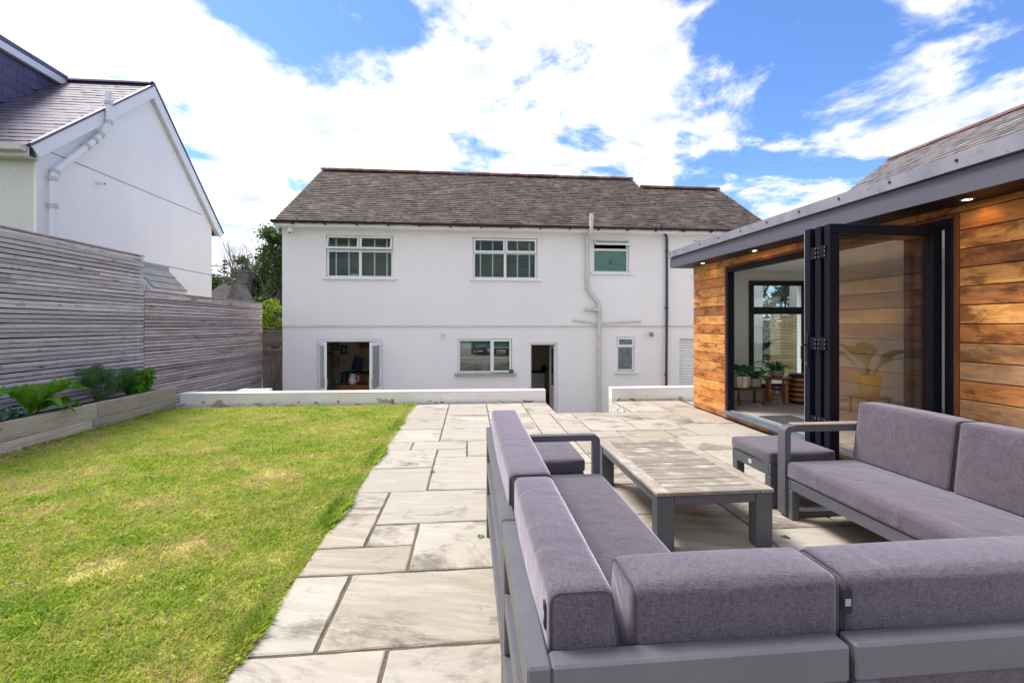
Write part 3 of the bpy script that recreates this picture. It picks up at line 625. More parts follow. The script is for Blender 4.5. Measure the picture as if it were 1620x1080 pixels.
def blinds(parent, x0, x1, z0, z1, y, tapes):
    m_ = MB(); z = z0 + .02
    while z < z1: m_.box(x0, x1, y - .02, y + .02, -.004, .004, M=Matrix.Translation((0, 0, z)) @ Matrix.Translation((0, y, 0)) @ Matrix.Rotation(R(10), 4, 'X') @ Matrix.Translation((0, -y, 0))); z += .052
    m_.build('blind', 'blind', parent)
    for tx in tapes: B('blind_tape', 'blind_tape', parent, tx - .018, tx + .018, y - .03, y - .024, z0, z1, b=0)
def frame_rect(m_, x0, x1, z0, z1, y0, y1, w, b=.006):
    m_.box(x0, x1, y0, y1, z1 - w, z1, b); m_.box(x0, x1, y0, y1, z0, z0 + w, b); m_.box(x0, x0 + w, y0 + .001, y1 - .001, z0 + w, z1 - w, b); m_.box(x1 - w, x1, y0 + .001, y1 - .001, z0 + w, z1 - w, b)
def sash(parent, x0, x1, z0, z1, y, tilt, pane_mat, w=.05):
    M = Matrix.Translation((0, y, z1)) @ Matrix.Rotation(-R(tilt), 4, 'X') @ Matrix.Translation((0, -y, -z1))
    m_ = MB(); frame_rect(m_, x0, x1, z0, z1, y - .045, y, w); m_.v = [tuple(M @ Vector(v)) for v in m_.v]; s_ = m_.build('sash', 'upvc', parent)
    MB().box(x0 + w - .004, x1 - w + .004, y - .026, y - .018, z0 + w - .004, z1 - w + .004, M=M).build('pane', pane_mat, parent)
    return s_
def sill(parent, x0, x1, z, y, mname='upvc'): B('sill', mname, parent, x0 - .09, x1 + .09, y - .10, y + .04, z - .05, z, b=.008)
def two_light(rect, tilts, name='window', tapes=True):
    x0, x1, z0, z1 = rect; y = YH + .045; xm = (x0 + x1) / 2; zt = z1 - .40; w = .055
    wn = root(name, ((x0 + x1) / 2, y, z0)); wn.parent = house; wn.location = world_of(wn) - world_of(house)
    m_ = MB(); frame_rect(m_, x0 + .004, x1 - .004, z0 + .004, z1 - .004, y, y + .06, w); m_.box(xm - .035, xm + .035, y + .001, y + .059, z0 + w, z1 - w, .005); m_.box(x0 + w, xm - .035, y + .002, y + .058, zt - .03, zt + .03, .005); m_.box(xm + .035, x1 - w, y + .002, y + .058, zt - .03, zt + .03, .005)
    m_.build('frame', 'upvc', wn)
    for a, b in ((x0 + w, xm - .035), (xm + .035, x1 - w)): B('pane', 'glass_window', wn, a - .002, b + .002, y + .025, y + .033, z0 + w - .002, zt - .028, b=0)
    sash(wn, x0 + .02, xm - .01, zt, z1 - .02, y - .003, tilts[0], 'glass_window'); sash(wn, xm + .01, x1 - .02, zt, z1 - .02, y - .003, tilts[1], 'glass_window')
    q = (x1 - x0); blinds(wn, x0 + .03, x1 - .03, z0 + .03, z1 - .05, y + .16, [x0 + q * .12, x0 + q * .31, x0 + q * .70, x0 + q * .89])
    sill(wn, x0, x1, z0, YH); return wn
w1 = two_light(W1, (20, 20)); two_light(W2, (2, 5))
B('leaning_card', 'card_teal', w1, -3.18, -2.94, YH + .14, YH + .145, 2.735, 2.80, b=0)
def top_hung(rect, zt, tilt, low, top, name='window'):
    x0, x1, z0, z1 = rect; y = YH + .045; w = .05; wn = root(name, ((x0 + x1) / 2, y, z0)); wn.parent = house; wn.location = world_of(wn) - world_of(house)
    m_ = MB(); frame_rect(m_, x0 + .004, x1 - .004, z0 + .004, z1 - .004, y, y + .06, w); m_.box(x0 + w, x1 - w, y + .002, y + .058, zt - .03, zt + .03, .005); m_.build('frame', 'upvc', wn)
    B('pane', low, wn, x0 + w - .002, x1 - w + .002, y + .025, y + .033, z0 + w - .002, zt - .028, b=0); sash(wn, x0 + .015, x1 - .015, zt, z1 - .015, y - .003, tilt, top); sill(wn, x0, x1, z0, YH); return wn
wb = top_hung(W3, W3[3] - .27, 52, 'frost_green', 'glass_window')
for k in range(3): B('vent_slot', 'black_plain', wb, 3.95, 4.03, YH + .064, YH + .069, 3.14 + .05 * k, 3.155 + .05 * k, b=0)
top_hung(WC, WC[3] - .27, 3, 'frost_grey', 'frost_grey'); top_hung(W4, W4[3] - .27, 3, 'glass_window', 'glass_window')
# kitchen window
x0, x1, z0, z1 = KW; y = YH + .045; kw = root('window', ((x0 + x1) / 2, y, z0)); kw.parent = house; kw.location = world_of(kw) - world_of(house); xm = x0 + .615 * (x1 - x0)
m_ = MB(); frame_rect(m_, x0 + .004, x1 - .004, z0 + .004, z1 - .004, y, y + .06, .055); m_.box(xm - .02, xm + .03, y + .001, y + .059, z0 + .055, z1 - .055, .005); m_.build('frame', 'upvc', kw)
B('pane', 'glass_kitchen', kw, x0 + .053, xm - .018, y + .025, y + .033, z0 + .053, z1 - .053, b=0); sash(kw, xm + .02, x1 - .02, z0 + .02, z1 - .02, y - .003, 0, 'glass_kitchen')
B('sill', 'concrete', kw, x0 - .09, x1 + .11, YH - .11, YH + .04, z0 - .06, z0, b=.01)
B('roller_blind', 'card_teal', kw, x0 + .06, x1 - .06, y + .12, y + .125, z1 - .26, z1 - .05, b=0)
# kitchen door
x0, x1, z0, z1 = KD; kd = root('door', ((x0 + x1) / 2, YH, z0)); kd.parent = house; kd.location = world_of(kd) - world_of(house); y = YH + .05
m_ = MB(); m_.box(x0 + .003, x1 - .003, y, y + .07, z1 - .06, z1 - .003, .005); m_.box(x0 + .003, x0 + .05, y, y + .07, z0, z1 - .06, .005); m_.box(x1 - .05, x1 - .003, y, y + .07, z0, z1 - .06, .005); m_.build('door_frame', 'upvc', kd)
fr = onY(870, 600, YH + .80); hx = x1 - .055; ang = math.atan2(.70, fr.x - hx)
M = Matrix.Translation((hx, y + .05, 0)) @ Matrix.Rotation(ang, 4, 'Z'); LW = .68
m_ = MB(); frame_rect(m_, 0, LW, z0 + .02, z1 - .07, -.022, .022, .095); m_.box(.095, LW - .095, -.02, .02, z0 + .62, z0 + .75, .004); m_.box(.095, LW - .095, -.012, .012, z0 + .11, z0 + .62, .003); m_.v = [tuple(M @ Vector(v)) for v in m_.v]; m_.build('door_leaf', 'upvc', kd)
MB().box(.093, LW - .093, -.006, .006, z0 + .748, z1 - .163, M=M).build('pane', 'glass_window', kd)
MB().box(.2, .44, -.03, -.0125, z0 + .15, z0 + .42, .006, M=M).build('cat_flap', 'ceramic_stone', kd)
m_ = MB(); m_.box(LW - .075, LW - .035, -.032, -.022, z0 + .92, z0 + 1.14, .003, M=M); m_.box(LW - .16, LW - .04, -.062, -.048, z0 + 1.02, z0 + 1.04, .005, M=M); m_.box(LW - .06, LW - .045, -.06, -.03, z0 + 1.02, z0 + 1.04, .004, M=M); m_.build('handle', 'brass', kd)
# french doors
x0, x1, z0, z1 = FD; fd = root('french_door', ((x0 + x1) / 2, YH, z0)); fd.parent = house; fd.location = world_of(fd) - world_of(house)
m_ = MB(); m_.box(x0 + .003, x1 - .003, YH + .01, YH + .08, z1 - .06, z1 - .003, .005); m_.box(x0 + .003, x0 + .05, YH + .01, YH + .08, z0, z1 - .06, .005); m_.box(x1 - .05, x1 - .003, YH + .01, YH + .08, z0, z1 - .06, .005); m_.build('door_frame', 'upvc', fd)
for hx, tip, sg in ((x0 + .03, onY(516, 580, YH - .72), 1), (x1 - .03, onY(587, 580, YH - .74), -1)):
    d_ = Vector((tip.x - hx, tip.y - YH, 0)); ang = math.atan2(d_.y, d_.x); M = Matrix.Translation((hx, YH + .0, 0)) @ Matrix.Rotation(ang, 4, 'Z'); LW = .80
    m_ = MB(); frame_rect(m_, 0, LW, z0 + .02, z1 - .05, -.025, .025, .10); m_.box(.1, LW - .1, -.02, .02, z0 + .78, z0 + .84, .004); m_.v = [tuple(M @ Vector(v)) for v in m_.v]; lf = m_.build('door_leaf', 'upvc', fd)
    MB().box(.098, LW - .098, -.006, .006, z0 + .838, z1 - .148, M=M).build('pane', 'glass_clear', fd); MB().box(.098, LW - .098, -.006, .006, z0 + .118, z0 + .782, M=M).build('pane', 'glass_clear', fd)
    m_ = MB()
    for q in (-1, 1): m_.box(LW - .07, LW - .03, q * .035 - .01, q * .035 + .01, z0 + .9, z0 + 1.14, .003, M=M); m_.box(LW - .15, LW - .04, q * .075 - .008, q * .075 + .008, z0 + 1.03, z0 + 1.05, .004, M=M)
    m_.build('handle', 'brass', fd)
    m_ = MB()
    for zz in (.25, 1.0, 1.8): m_.tube([M @ Vector((-.012, 0, z0 + zz)), M @ Vector((-.012, 0, z0 + zz + .1))], .012, 8)
    m_.build('hinge', 'alu_silver', fd)
# garage roller door: lath by lath
x0, x1, z0, z1 = GD; gd = root('roller_door', ((x0 + x1) / 2, YH + .12, z0)); gd.parent = house; gd.location = world_of(gd) - world_of(house); lath = None
k = 0
while z0 + .01 + k * .075 < z1 - .02:
    if lath is None:
        zz = z0 + .01; lath = MB().prism([(x0 + .01, YH + .15, zz), (x0 + .01, YH + .125, zz + .012), (x0 + .01, YH + .12, zz + .037), (x0 + .01, YH + .125, zz + .062), (x0 + .01, YH + .15, zz + .073)], (x1 - x0 - .02, 0, 0)).build('lath', 'upvc', gd)
    else: clone(lath, (0, 0, k * .075), gd)
    k += 1
# wall fittings on the house
v = onY(701, 531, YH); vt = root('wall_vent', v, 'small square white vent on the wall left of the kitchen window', 'vent')
B('plate', 'upvc', vt, v.x - .085, v.x + .085, YH - .02, YH - .0005, v.z - .085, v.z + .085, b=.01); B('louvre', 'upvc_dull', vt, v.x - .055, v.x + .055, YH - .028, YH - .0205, v.z - .055, v.z + .055, b=.004)
v = onY(1030, 528, YH); wl = root('wall_light', v, 'small round grey lamp on the wall above the narrow window', 'lamp')
MB().tube([(v.x, YH - .001, v.z), (v.x, YH - .05, v.z)], .06, 16).build('base', 'alu_silver', wl, smooth=True); MB().tube([(v.x - .03, YH - .05, v.z + .01), (v.x - .04, YH - .14, v.z - .03)], [.045, .06], 14).build('head', 'lead', wl, smooth=True)
v = onY(456, 361, 12.25); sc_ = root('security_camera', v, 'white dome camera under the left corner of the house eaves', 'camera')
B('bracket', 'upvc', sc_, v.x - .12, v.x + .07, 12.26, 12.36, v.z + .04, v.z + .10, b=.01); MB().lathe([(.05, .05), (.065, .02), (.065, -.05), (.05, -.085), (.02, -.1)], (v.x + .03, 12.28, v.z - .01), 16).build('housing', 'upvc', sc_, smooth=True); MB().lathe([(.03, 0), (.028, -.015), (.012, -.03)], (v.x + .03, 12.26, v.z - .1), 12).build('lens', 'black_plain', sc_, smooth=True)
def pipe(name, pts_px, y, r, material, label, collars, extra=None, y2=None):
    P = [onY(px, py, yy) for px, py, yy in pts_px]; r_ = root(name, (P[-1].x, P[-1].y, GZ), label, 'pipe')
    MB().tube(fillet(P, .10, 4), r, 12).build('pipe', material, r_, smooth=True)
    for px, py, yy in collars: c_ = onY(px, py, yy); MB().tube([c_ + Vector((0, 0, -.035)), c_ + Vector((0, 0, .035))], r + .012, 12).build('collar', material, r_, smooth=True)
    return r_
YP = YH - .09
sp_ = pipe('soil_pipe', [(936, 338, 12.04), (935, 368, 12.04), (929, 376, YP), (929, 458, YP), (948, 480, YP), (948, 653, YP)], YP, .055, 'upvc_dull', 'pale grey soil pipe rising in bends up the house wall beside the kitchen door', [(936, 345, 12.04), (929, 385, YP), (929, 455, YP), (948, 490, YP), (948, 566, YP), (948, 545, YP)])
a = onY(948, 490, YP); b = onY(925, 489, YP - .05); MB().tube([a, b], [.055, .05], 12).build('branch', 'upvc_dull', sp_, smooth=True)
a = onY(945, 512, YP); b = onY(906, 506, YP + .04); MB().tube([a, b], .022, 8).build('waste_pipe', 'upvc_dull', sp_, smooth=True)
a = onY(950, 511.5, YP); b = onY(1014, 508, YP + .04); MB().tube([a, b], .022, 8).build('waste_pipe', 'upvc_dull', sp_, smooth=True)
bt = onY(1053, 600, YP).copy(); pipe('downpipe', [(1046, 357, 12.14), (1046, 364, 12.14), (1055, 374, YP), (1055, 480, YP), (1053.5, 690, YP)], YP, .036, 'pipe_charcoal', 'dark charcoal downpipe on the house wall left of the garage door', [(1055, 397, YP), (1054.6, 487, YP), (1053.8, 592, YP)])
# things in the rooms behind the open doors
dk = root('wooden_table', (-3.2, 13.9, GZ + .012), 'orange wooden table seen through the open french doors', 'table')
ZT = onY(560, 607, 13.9).z
B('table_top', 'wood_orange', dk, -3.78, -2.62, 13.5, 14.3, ZT - .04, ZT, b=.006); B('apron', 'wood_orange', dk, -3.70, -2.70, 13.56, 13.6, ZT - .15, ZT - .041, b=.003)
for x in (-3.74, -2.74):
    for y in (13.53, 14.19): B('leg', 'wood_orange', dk, x, x + .08, y, y + .08, GZ + .013, ZT - .041, b=.005)
jx = onY(558, 600, 13.75); jg = root('white_jug', (jx.x, 13.75, ZT), 'round white jug on the orange table inside the house', 'jug')
MB().lathe([(.07, 0), (.11, .04), (.125, .11), (.11, .18), (.075, .23), (.06, .27), (.085, .31), (.075, .31), (.05, .27)], (jx.x, 13.75, ZT), 18).build('jug_body', 'ceramic_white', jg, smooth=True)
MB().tube(fillet([(jx.x + .07, 13.75, ZT + .26), (jx.x + .17, 13.75, ZT + .25), (jx.x + .17, 13.75, ZT + .12), (jx.x + .11, 13.75, ZT + .08)], .05), .012, 8).build('handle', 'ceramic_white', jg, smooth=True)
rx = onY(567, 600, 13.95).x; rv = root('red_vase', (rx, 13.95, ZT), 'red clay vase behind the white jug inside the house', 'vase'); MB().lathe([(.06, 0), (.10, .06), (.115, .15), (.09, .24), (.05, .28), (.065, .32)], (rx, 13.95, ZT), 18).build('vase_body', 'ceramic_red', rv, smooth=True)
tx = onY(533, 605, 13.7).x; tv = root('teal_bowl', (tx, 13.7, ZT), 'small teal glazed pot at the left end of the table indoors', 'pot'); MB().lathe([(.05, 0), (.09, .04), (.10, .1), (.08, .15), (.085, .16), (.07, .15)], (tx, 13.7, ZT), 16).build('pot_body', 'teal_glaze', tv, smooth=True)
for px, py, w, h, YY, lab in ((521, 552, .18, .30, 15.2, 'tall framed print nearest the open left french door'), (532, 546, .16, .30, 15.8, 'framed print high on the wall indoors'), (532, 572, .20, .32, 15.2, 'framed print low on the wall indoors'), (544, 553, .22, .30, 16.2, 'framed print with a pale picture on the rear wall indoors'), (581, 545, .55, .26, 16.2, 'wide orange framed print at the top right of the room indoors')):
    c_ = onY(px, py, YY); 
    pf = root('framed_picture', (c_.x, YY, c_.z), lab, 'picture')
    B('picture_frame', 'black_plain' if py != 545 else 'wood_orange', pf, c_.x - w / 2, c_.x + w / 2, YY - .03, YY - .005, c_.z - h / 2, c_.z + h / 2, b=.004); B('print', 'picture_print' if py != 545 else 'ceramic_red', pf, c_.x - w / 2 + .03, c_.x + w / 2 - .03, YY - .036, YY - .0305, c_.z - h / 2 + .03, c_.z + h / 2 - .03, b=0)
c_ = onY(566, 575, 15.3); ms = root('monitor', (c_.x, 15.3, GZ + .012), 'tilted blue screen on a dark desk inside the french doors', 'monitor')
M = Matrix.Translation(c_) @ Matrix.Rotation(R(12), 4, 'Y')
MB().box(-.17, .17, -.02, .02, -.24, .22, .008, M=M).build('screen', 'screen_blue', ms); B('stand', 'black_plain', ms, c_.x - .02, c_.x + .02, 15.33, 15.37, -.12, c_.z + .05, b=.004)
m_ = MB(); m_.box(c_.x - .5, c_.x + .9, 15.1, 15.7, -.16, -.12, .004)
for x in (c_.x - .48, c_.x + .84):
    for y in (15.12, 15.64): m_.box(x, x + .05, y, y + .05, GZ + .013, -.161)
m_.build('desk', 'black_plain', ms)
kc = root('kitchen_unit', (1.9, 15.4, GZ + .012), 'grey kitchen unit with dark worktop seen through the kitchen door', 'kitchen unit')
zt = onY(855, 588, 15.3).z; B('cabinet', 'interior_white', kc, 1.0, 2.55, 15.3, 15.9, GZ + .1, zt - .04, b=.004); B('worktop', 'black_plain', kc, .98, 2.57, 15.27, 15.92, zt - .039, zt, b=.004); B('plinth', 'black_plain', kc, 1.02, 2.53, 15.36, 15.9, GZ + .013, GZ + .099, b=0)
kt = onY(860, 578, 15.5); ke = root('kettle', (kt.x, 15.5, zt), 'black kettle on the kitchen worktop', 'kettle'); MB().lathe([(.09, 0), (.10, .03), (.085, .16), (.06, .21), (.015, .23)], (kt.x, 15.5, zt), 16).build('kettle_body', 'black_plain', ke, smooth=True); MB().tube(fillet([(kt.x + .06, 15.5, zt + .2), (kt.x + .16, 15.5, zt + .2), (kt.x + .15, 15.5, zt + .05), (kt.x + .09, 15.5, zt + .04)], .04), .012, 8).build('handle', 'black_plain', ke, smooth=True)
c_ = onY(809, 590, YH - .05); dg = root('teal_dish', (c_.x, YH - .05, KW[2]), 'small teal glass dish on the kitchen window sill', 'dish'); MB().lathe([(.03, 0), (.055, .03), (.06, .09), (.05, .1), (.04, .05)], (c_.x, YH - .05, KW[2] + .001), 14).build('dish_body', 'teal_glaze', dg, smooth=True)
# ------------------------------------------------------------------ gate and fences on the left
FX = -5.58
def slat_fence(label, y0, y1, z0, z1, material, breaks):
    f_ = root('slatted_fence', (FX, (y0 + y1) / 2, z0), label, 'fence', 'weathered slatted fence runs')
    pitch = .0608; n = int((z1 - z0) / pitch)
    for k in range(n):
        za = z1 - .0608 * (k + 1) + .006; cuts = [y0 + rng.uniform(-.002, .004)] + ([y0 + rng.uniform(.8, y1 - y0 - .6)] if rng.random() < .55 else []) + [y1 + rng.uniform(-.012, .012)]
        for a, b in zip(cuts, cuts[1:]):
            dx = rng.uniform(-.003, .003); hh = rng.uniform(.047, .0515)
            m_ = MB().box(FX - .02 + dx, FX + dx, a + .001, b - .001, za, za + hh, b=.003); m_.v = [(x, y, z + .004 * math.sin((y - y0) * 1.1 + k)) for x, y, z in m_.v]; m_.build('slat', material, f_)
    yy = y0 + .08
    while yy < y1: B('post', 'fence_back', f_, FX - .10, FX - .026, yy - .04, yy + .04, GZ, z1 - .01, b=.004); yy += 1.45
    B('backing_board', 'fence_back', f_, FX - .125, FX - .103, y0 + .01, y1 - .01, z0, z1 - .06, b=0)
    return f_
tallf = slat_fence('taller weathered grey slatted fence behind the raised bed on the left', 3.9, 8.41, .22, 2.582, 'fence_wood', [1.9, 2.6])
lowf = slat_fence('lower weathered grey slatted fence running back beside the house yard', 8.425, 12.93, GZ + .02, 1.99, 'fence_wood_low', [1.6, 2.4])
B('capping', 'fence_wood', tallf, FX - .11, FX + .012, 3.9, 8.42, 2.585, 2.61, b=.004); B('capping', 'fence_wood_low', lowf, FX - .11, FX + .012, 8.43, 12.94, 1.993, 2.015, b=.004)
gy = 13.0; gt_ = root('garden_gate', (-5.25, gy, GZ), 'brown boarded side gate between the low fence and the house', 'gate')
zt_ = onY(430, 523, gy).z; zm = onY(430, 549, gy).z
for k in range(6): B('board', 'gate_wood', gt_, -5.60 + k * .112, -5.494 + k * .112, gy, gy + .022, GZ + .05, zm - .05, b=.003)
for k in range(3): B('header_board', 'gate_wood', gt_, -5.62, -4.90, gy - .012, gy + .01, zm + .02 + k * (zt_ - zm - .06) / 3, zm + .012 + (k + 1) * (zt_ - zm - .06) / 3, b=.003)
B('top_rail', 'gate_wood', gt_, -5.64, -4.9, gy - .02, gy + .06, zt_ - .04, zt_, b=.004)
for z in (GZ + .3, zm - .2): B('ledge', 'gate_wood', gt_, -5.59, -4.93, gy - .026, gy - .001, z, z + .11, b=.003)
M = Matrix.Translation((-5.5, gy - .013, GZ + .41)) @ Matrix.Rotation(-math.atan2(zm - GZ - .61, .48), 4, 'Y'); MB().box(0, math.hypot(.48, zm - GZ - .61), -.012, .0, -.045, .045, .003, M=M).build('brace', 'gate_wood', gt_)
B('gate_post', 'gate_wood', gt_, -4.99, -4.91, gy - .04, gy + .06, GZ, zt_ + .01, b=.005)
# ------------------------------------------------------------------ raised bed
pl = root('raised_bed', (-5.3, 6.5, 0), 'raised bed of weathered timber sleepers along the slatted fence', 'planter')
def sleeper(y0, y1, z0, z1): 
    m_ = MB().box(-5.13, -5.03 + rng.uniform(-.006, .006), y0, y1, z0, z1, b=.007); m_.build('sleeper', 'sleeper', pl)
for a, b in ((3.2, 4.4), (4.403, 6.70), (6.704, 8.37)): sleeper(a, b, .138, .345)
for a, b in ((3.2, 5.1), (5.103, 6.62), (6.624, 8.36)): sleeper(a, b, -.05, .135)
MB().box(-5.56, -5.131, 8.28, 8.37, -.05, .33, .006).build('end_sleeper', 'sleeper', pl)
sm = MB(); ny, nx = 60, 8
sv = [(-5.565 + i * .434 / nx, 3.2 + j * 5.07 / ny, .26 + rng.uniform(-.02, .02)) for j in range(ny + 1) for i in range(nx + 1)]
sm.add(sv, [(j * (nx + 1) + i, j * (nx + 1) + i + 1, (j + 1) * (nx + 1) + i + 1, (j + 1) * (nx + 1) + i) for j in range(ny) for i in range(nx)]); sm.build('soil', 'soil', pl, recalc=False)

def leaf_blade(base, dirv, length, width, droop, n=9, wave=0.0, stalk=.25, up=.8, cup=.25):
    """one large leaf: stalk then a wavy cupped blade, arching over"""
    d = Vector((dirv[0], dirv[1], 0)).normalized(); side = Vector((-d.y, d.x, 0)); pts = []
    p = Vector(base); ang = math.atan2(up, 1.0); m_ = MB(); cen = []
    for i in range(n + 1):
        t = i / n; cen.append(p.copy()); a = ang - droop * t ** 1.4; step = length / n; p = p + (d * math.cos(a) + Vector((0, 0, math.sin(a)))) * step
    vs = []; K = 6
    for i, c in enumerate(cen):
        t = i / n
        if t < stalk: w = .012
        else: q = (t - stalk) / (1 - stalk); w = width * max(.03, math.sin(math.pi * min(1, q ** .75 * .97 + .03))) 
        for j in range(K + 1):
            s_ = j / K * 2 - 1; wv = wave * math.sin(i * 2.1 + j * 1.7) * abs(s_) * (w / max(width, .001)); vs.append(c + side * (w * s_) + Vector((0, 0, cup * w * s_ * s_ + wv)))
    fs = [(i * (K + 1) + j, i * (K + 1) + j + 1, (i + 1) * (K + 1) + j + 1, (i + 1) * (K + 1) + j) for i in range(n) for j in range(K)]
    return m_.add(vs, fs, rng.uniform(.3, .7))
def leaf_cloud(n, centres, radii, size, aspect=.5, up=.3, shell=.0):
    C = np.array(centres); Rr = np.array(radii); w = (Rr[:, 0] * Rr[:, 1] * Rr[:, 2]) ** .8; idx = nrg.choice(len(C), n, p=w / w.sum())
    d = nrg.normal(size=(n, 3)); d /= np.linalg.norm(d, axis=1)[:, None]; rr = np.abs(nrg.normal(0, .62, n)) if shell else nrg.random(n) ** (1 / 3.); P = C[idx] + d * rr[:, None] * Rr[idx]
    a = nrg.normal(size=(n, 3)); a[:, 2] = np.abs(a[:, 2]) * up; a /= np.linalg.norm(a, axis=1)[:, None]; b = nrg.normal(size=(n, 3)); b -= (b * a).sum(1)[:, None] * a; b /= np.linalg.norm(b, axis=1)[:, None]
    s_ = size * nrg.uniform(.6, 1.3, n)[:, None]; V = np.stack([P - a * s_, P + b * s_ * aspect, P + a * s_, P - b * s_ * aspect], 1).reshape(-1, 3)
    return V, np.clip(nrg.normal(.5, .22, n), 0, 1)
def stems(m_, base, tips, r0, r1, n=6):
    for tp in tips:
        b = Vector(base); tp = Vector(tp); mid = (b + tp) / 2 + Vector((rng.uniform(-.1, .1), rng.uniform(-.1, .1), .1)) * (tp - b).length * .4
        pts = [b * (1 - t) ** 2 + mid * 2 * t * (1 - t) + tp * t * t for t in [i / 6 for i in range(7)]]; m_.tube(pts, [r0 + (r1 - r0) * i / 6 for i in range(7)], n)
# horseradish-like big leaves
bp = root('leafy_plant', (-5.3, 6.05, .26), 'plant with large crinkled bright green leaves in the raised bed', 'plant')
for dx, dy, L_, w_, dr, up in ((.5, .55, .74, .14, 1.9, 2.4), (.1, 1, .82, .14, 2.1, 2.8), (.8, -.2, .65, .10, 2.2, 2.0), (.3, -1, .84, .13, 2.0, 3.0), (-.2, .8, .66, .10, 1.6, 3.2), (.9, .4, .55, .09, 2.5, 1.4), (.6, 1, .66, .10, 2.4, 1.3), (0, -.8, .70, .1, 1.5, 3.2), (.3, .2, .7, .11, 1.3, 4)):
    leaf_blade((-5.3 + rng.uniform(-.04, .04), 6.05 + rng.uniform(-.05, .05), .26), (dx, dy), L_, w_, dr, n=12, wave=.045, up=up, cup=.35, stalk=.2).build('leaf', 'leaf_bright', bp, smooth=True, recalc=False)
np_ = root('leafy_plant', (-5.22, 5.55, .26), 'low blue-green plant with yellow flowers at the left end of the raised bed', 'plant')
V, T = leaf_cloud(900, [(-5.22, 5.45, .36), (-5.2, 5.75, .34), (-5.25, 5.2, .36)], [(.14, .22, .13), (.12, .16, .10), (.14, .2, .13)], .034, .7); np_mesh('foliage', V, 4, T, 'leaf_blue', np_, kind='stuff')
for k in range(9):
    c_ = Vector((-5.2 + rng.uniform(-.1, .1), 5.4 + rng.uniform(-.2, .45), .46 + rng.uniform(-.03, .04))); m_ = MB()
    for j in range(5): a = j * 2 * math.pi / 5; m_.add([c_, c_ + Vector((math.cos(a - .5) * .014, math.sin(a - .5) * .014, .006)), c_ + Vector((math.cos(a) * .022, math.sin(a) * .022, .004)), c_ + Vector((math.cos(a + .5) * .014, math.sin(a + .5) * .014, .006))], [(0, 1, 2, 3)])
    m_.build('flower', 'flower_yellow', np_, recalc=False)
fn = root('fennel_plant', (-5.32, 7.05, .26), 'feathery blue-green fennel in the raised bed against the fence', 'plant')
m_ = MB(); tips = [(-5.32 + rng.uniform(-.16, .2), 7.05 + rng.uniform(-.3, .55), .26 + rng.uniform(.22, .52)) for _ in range(26)]; stems(m_, (-5.32, 7.08, .25), tips, .006, .002, 5); m_.build('stems', 'leaf_fennel', fn, recalc=False)
V, T = leaf_cloud(9000, tips, [(.08, .09, .07)] * len(tips), .030, .06, up=1.2); np_mesh('fronds', V, 4, T, 'leaf_fennel', fn, kind='stuff')
bs_ = root('leafy_bush', (-5.3, 7.72, .26), 'small glossy bright green bush at the right end of the raised bed', 'plant')
cs = [(-5.3 + rng.uniform(-.13, .15), 7.72 + rng.uniform(-.2, .24), .30 + rng.uniform(.08, .36)) for _ in range(24)]; m_ = MB(); stems(m_, (-5.3, 7.72, .25), cs, .008, .003, 5); m_.build('stems', 'leaf_fennel', bs_, recalc=False)
V, T = leaf_cloud(1900, cs, [(.09, .09, .08)] * len(cs), .036, .45, up=1.0); np_mesh('leaves', V, 4, T, 'leaf_bush', bs_, kind='stuff')

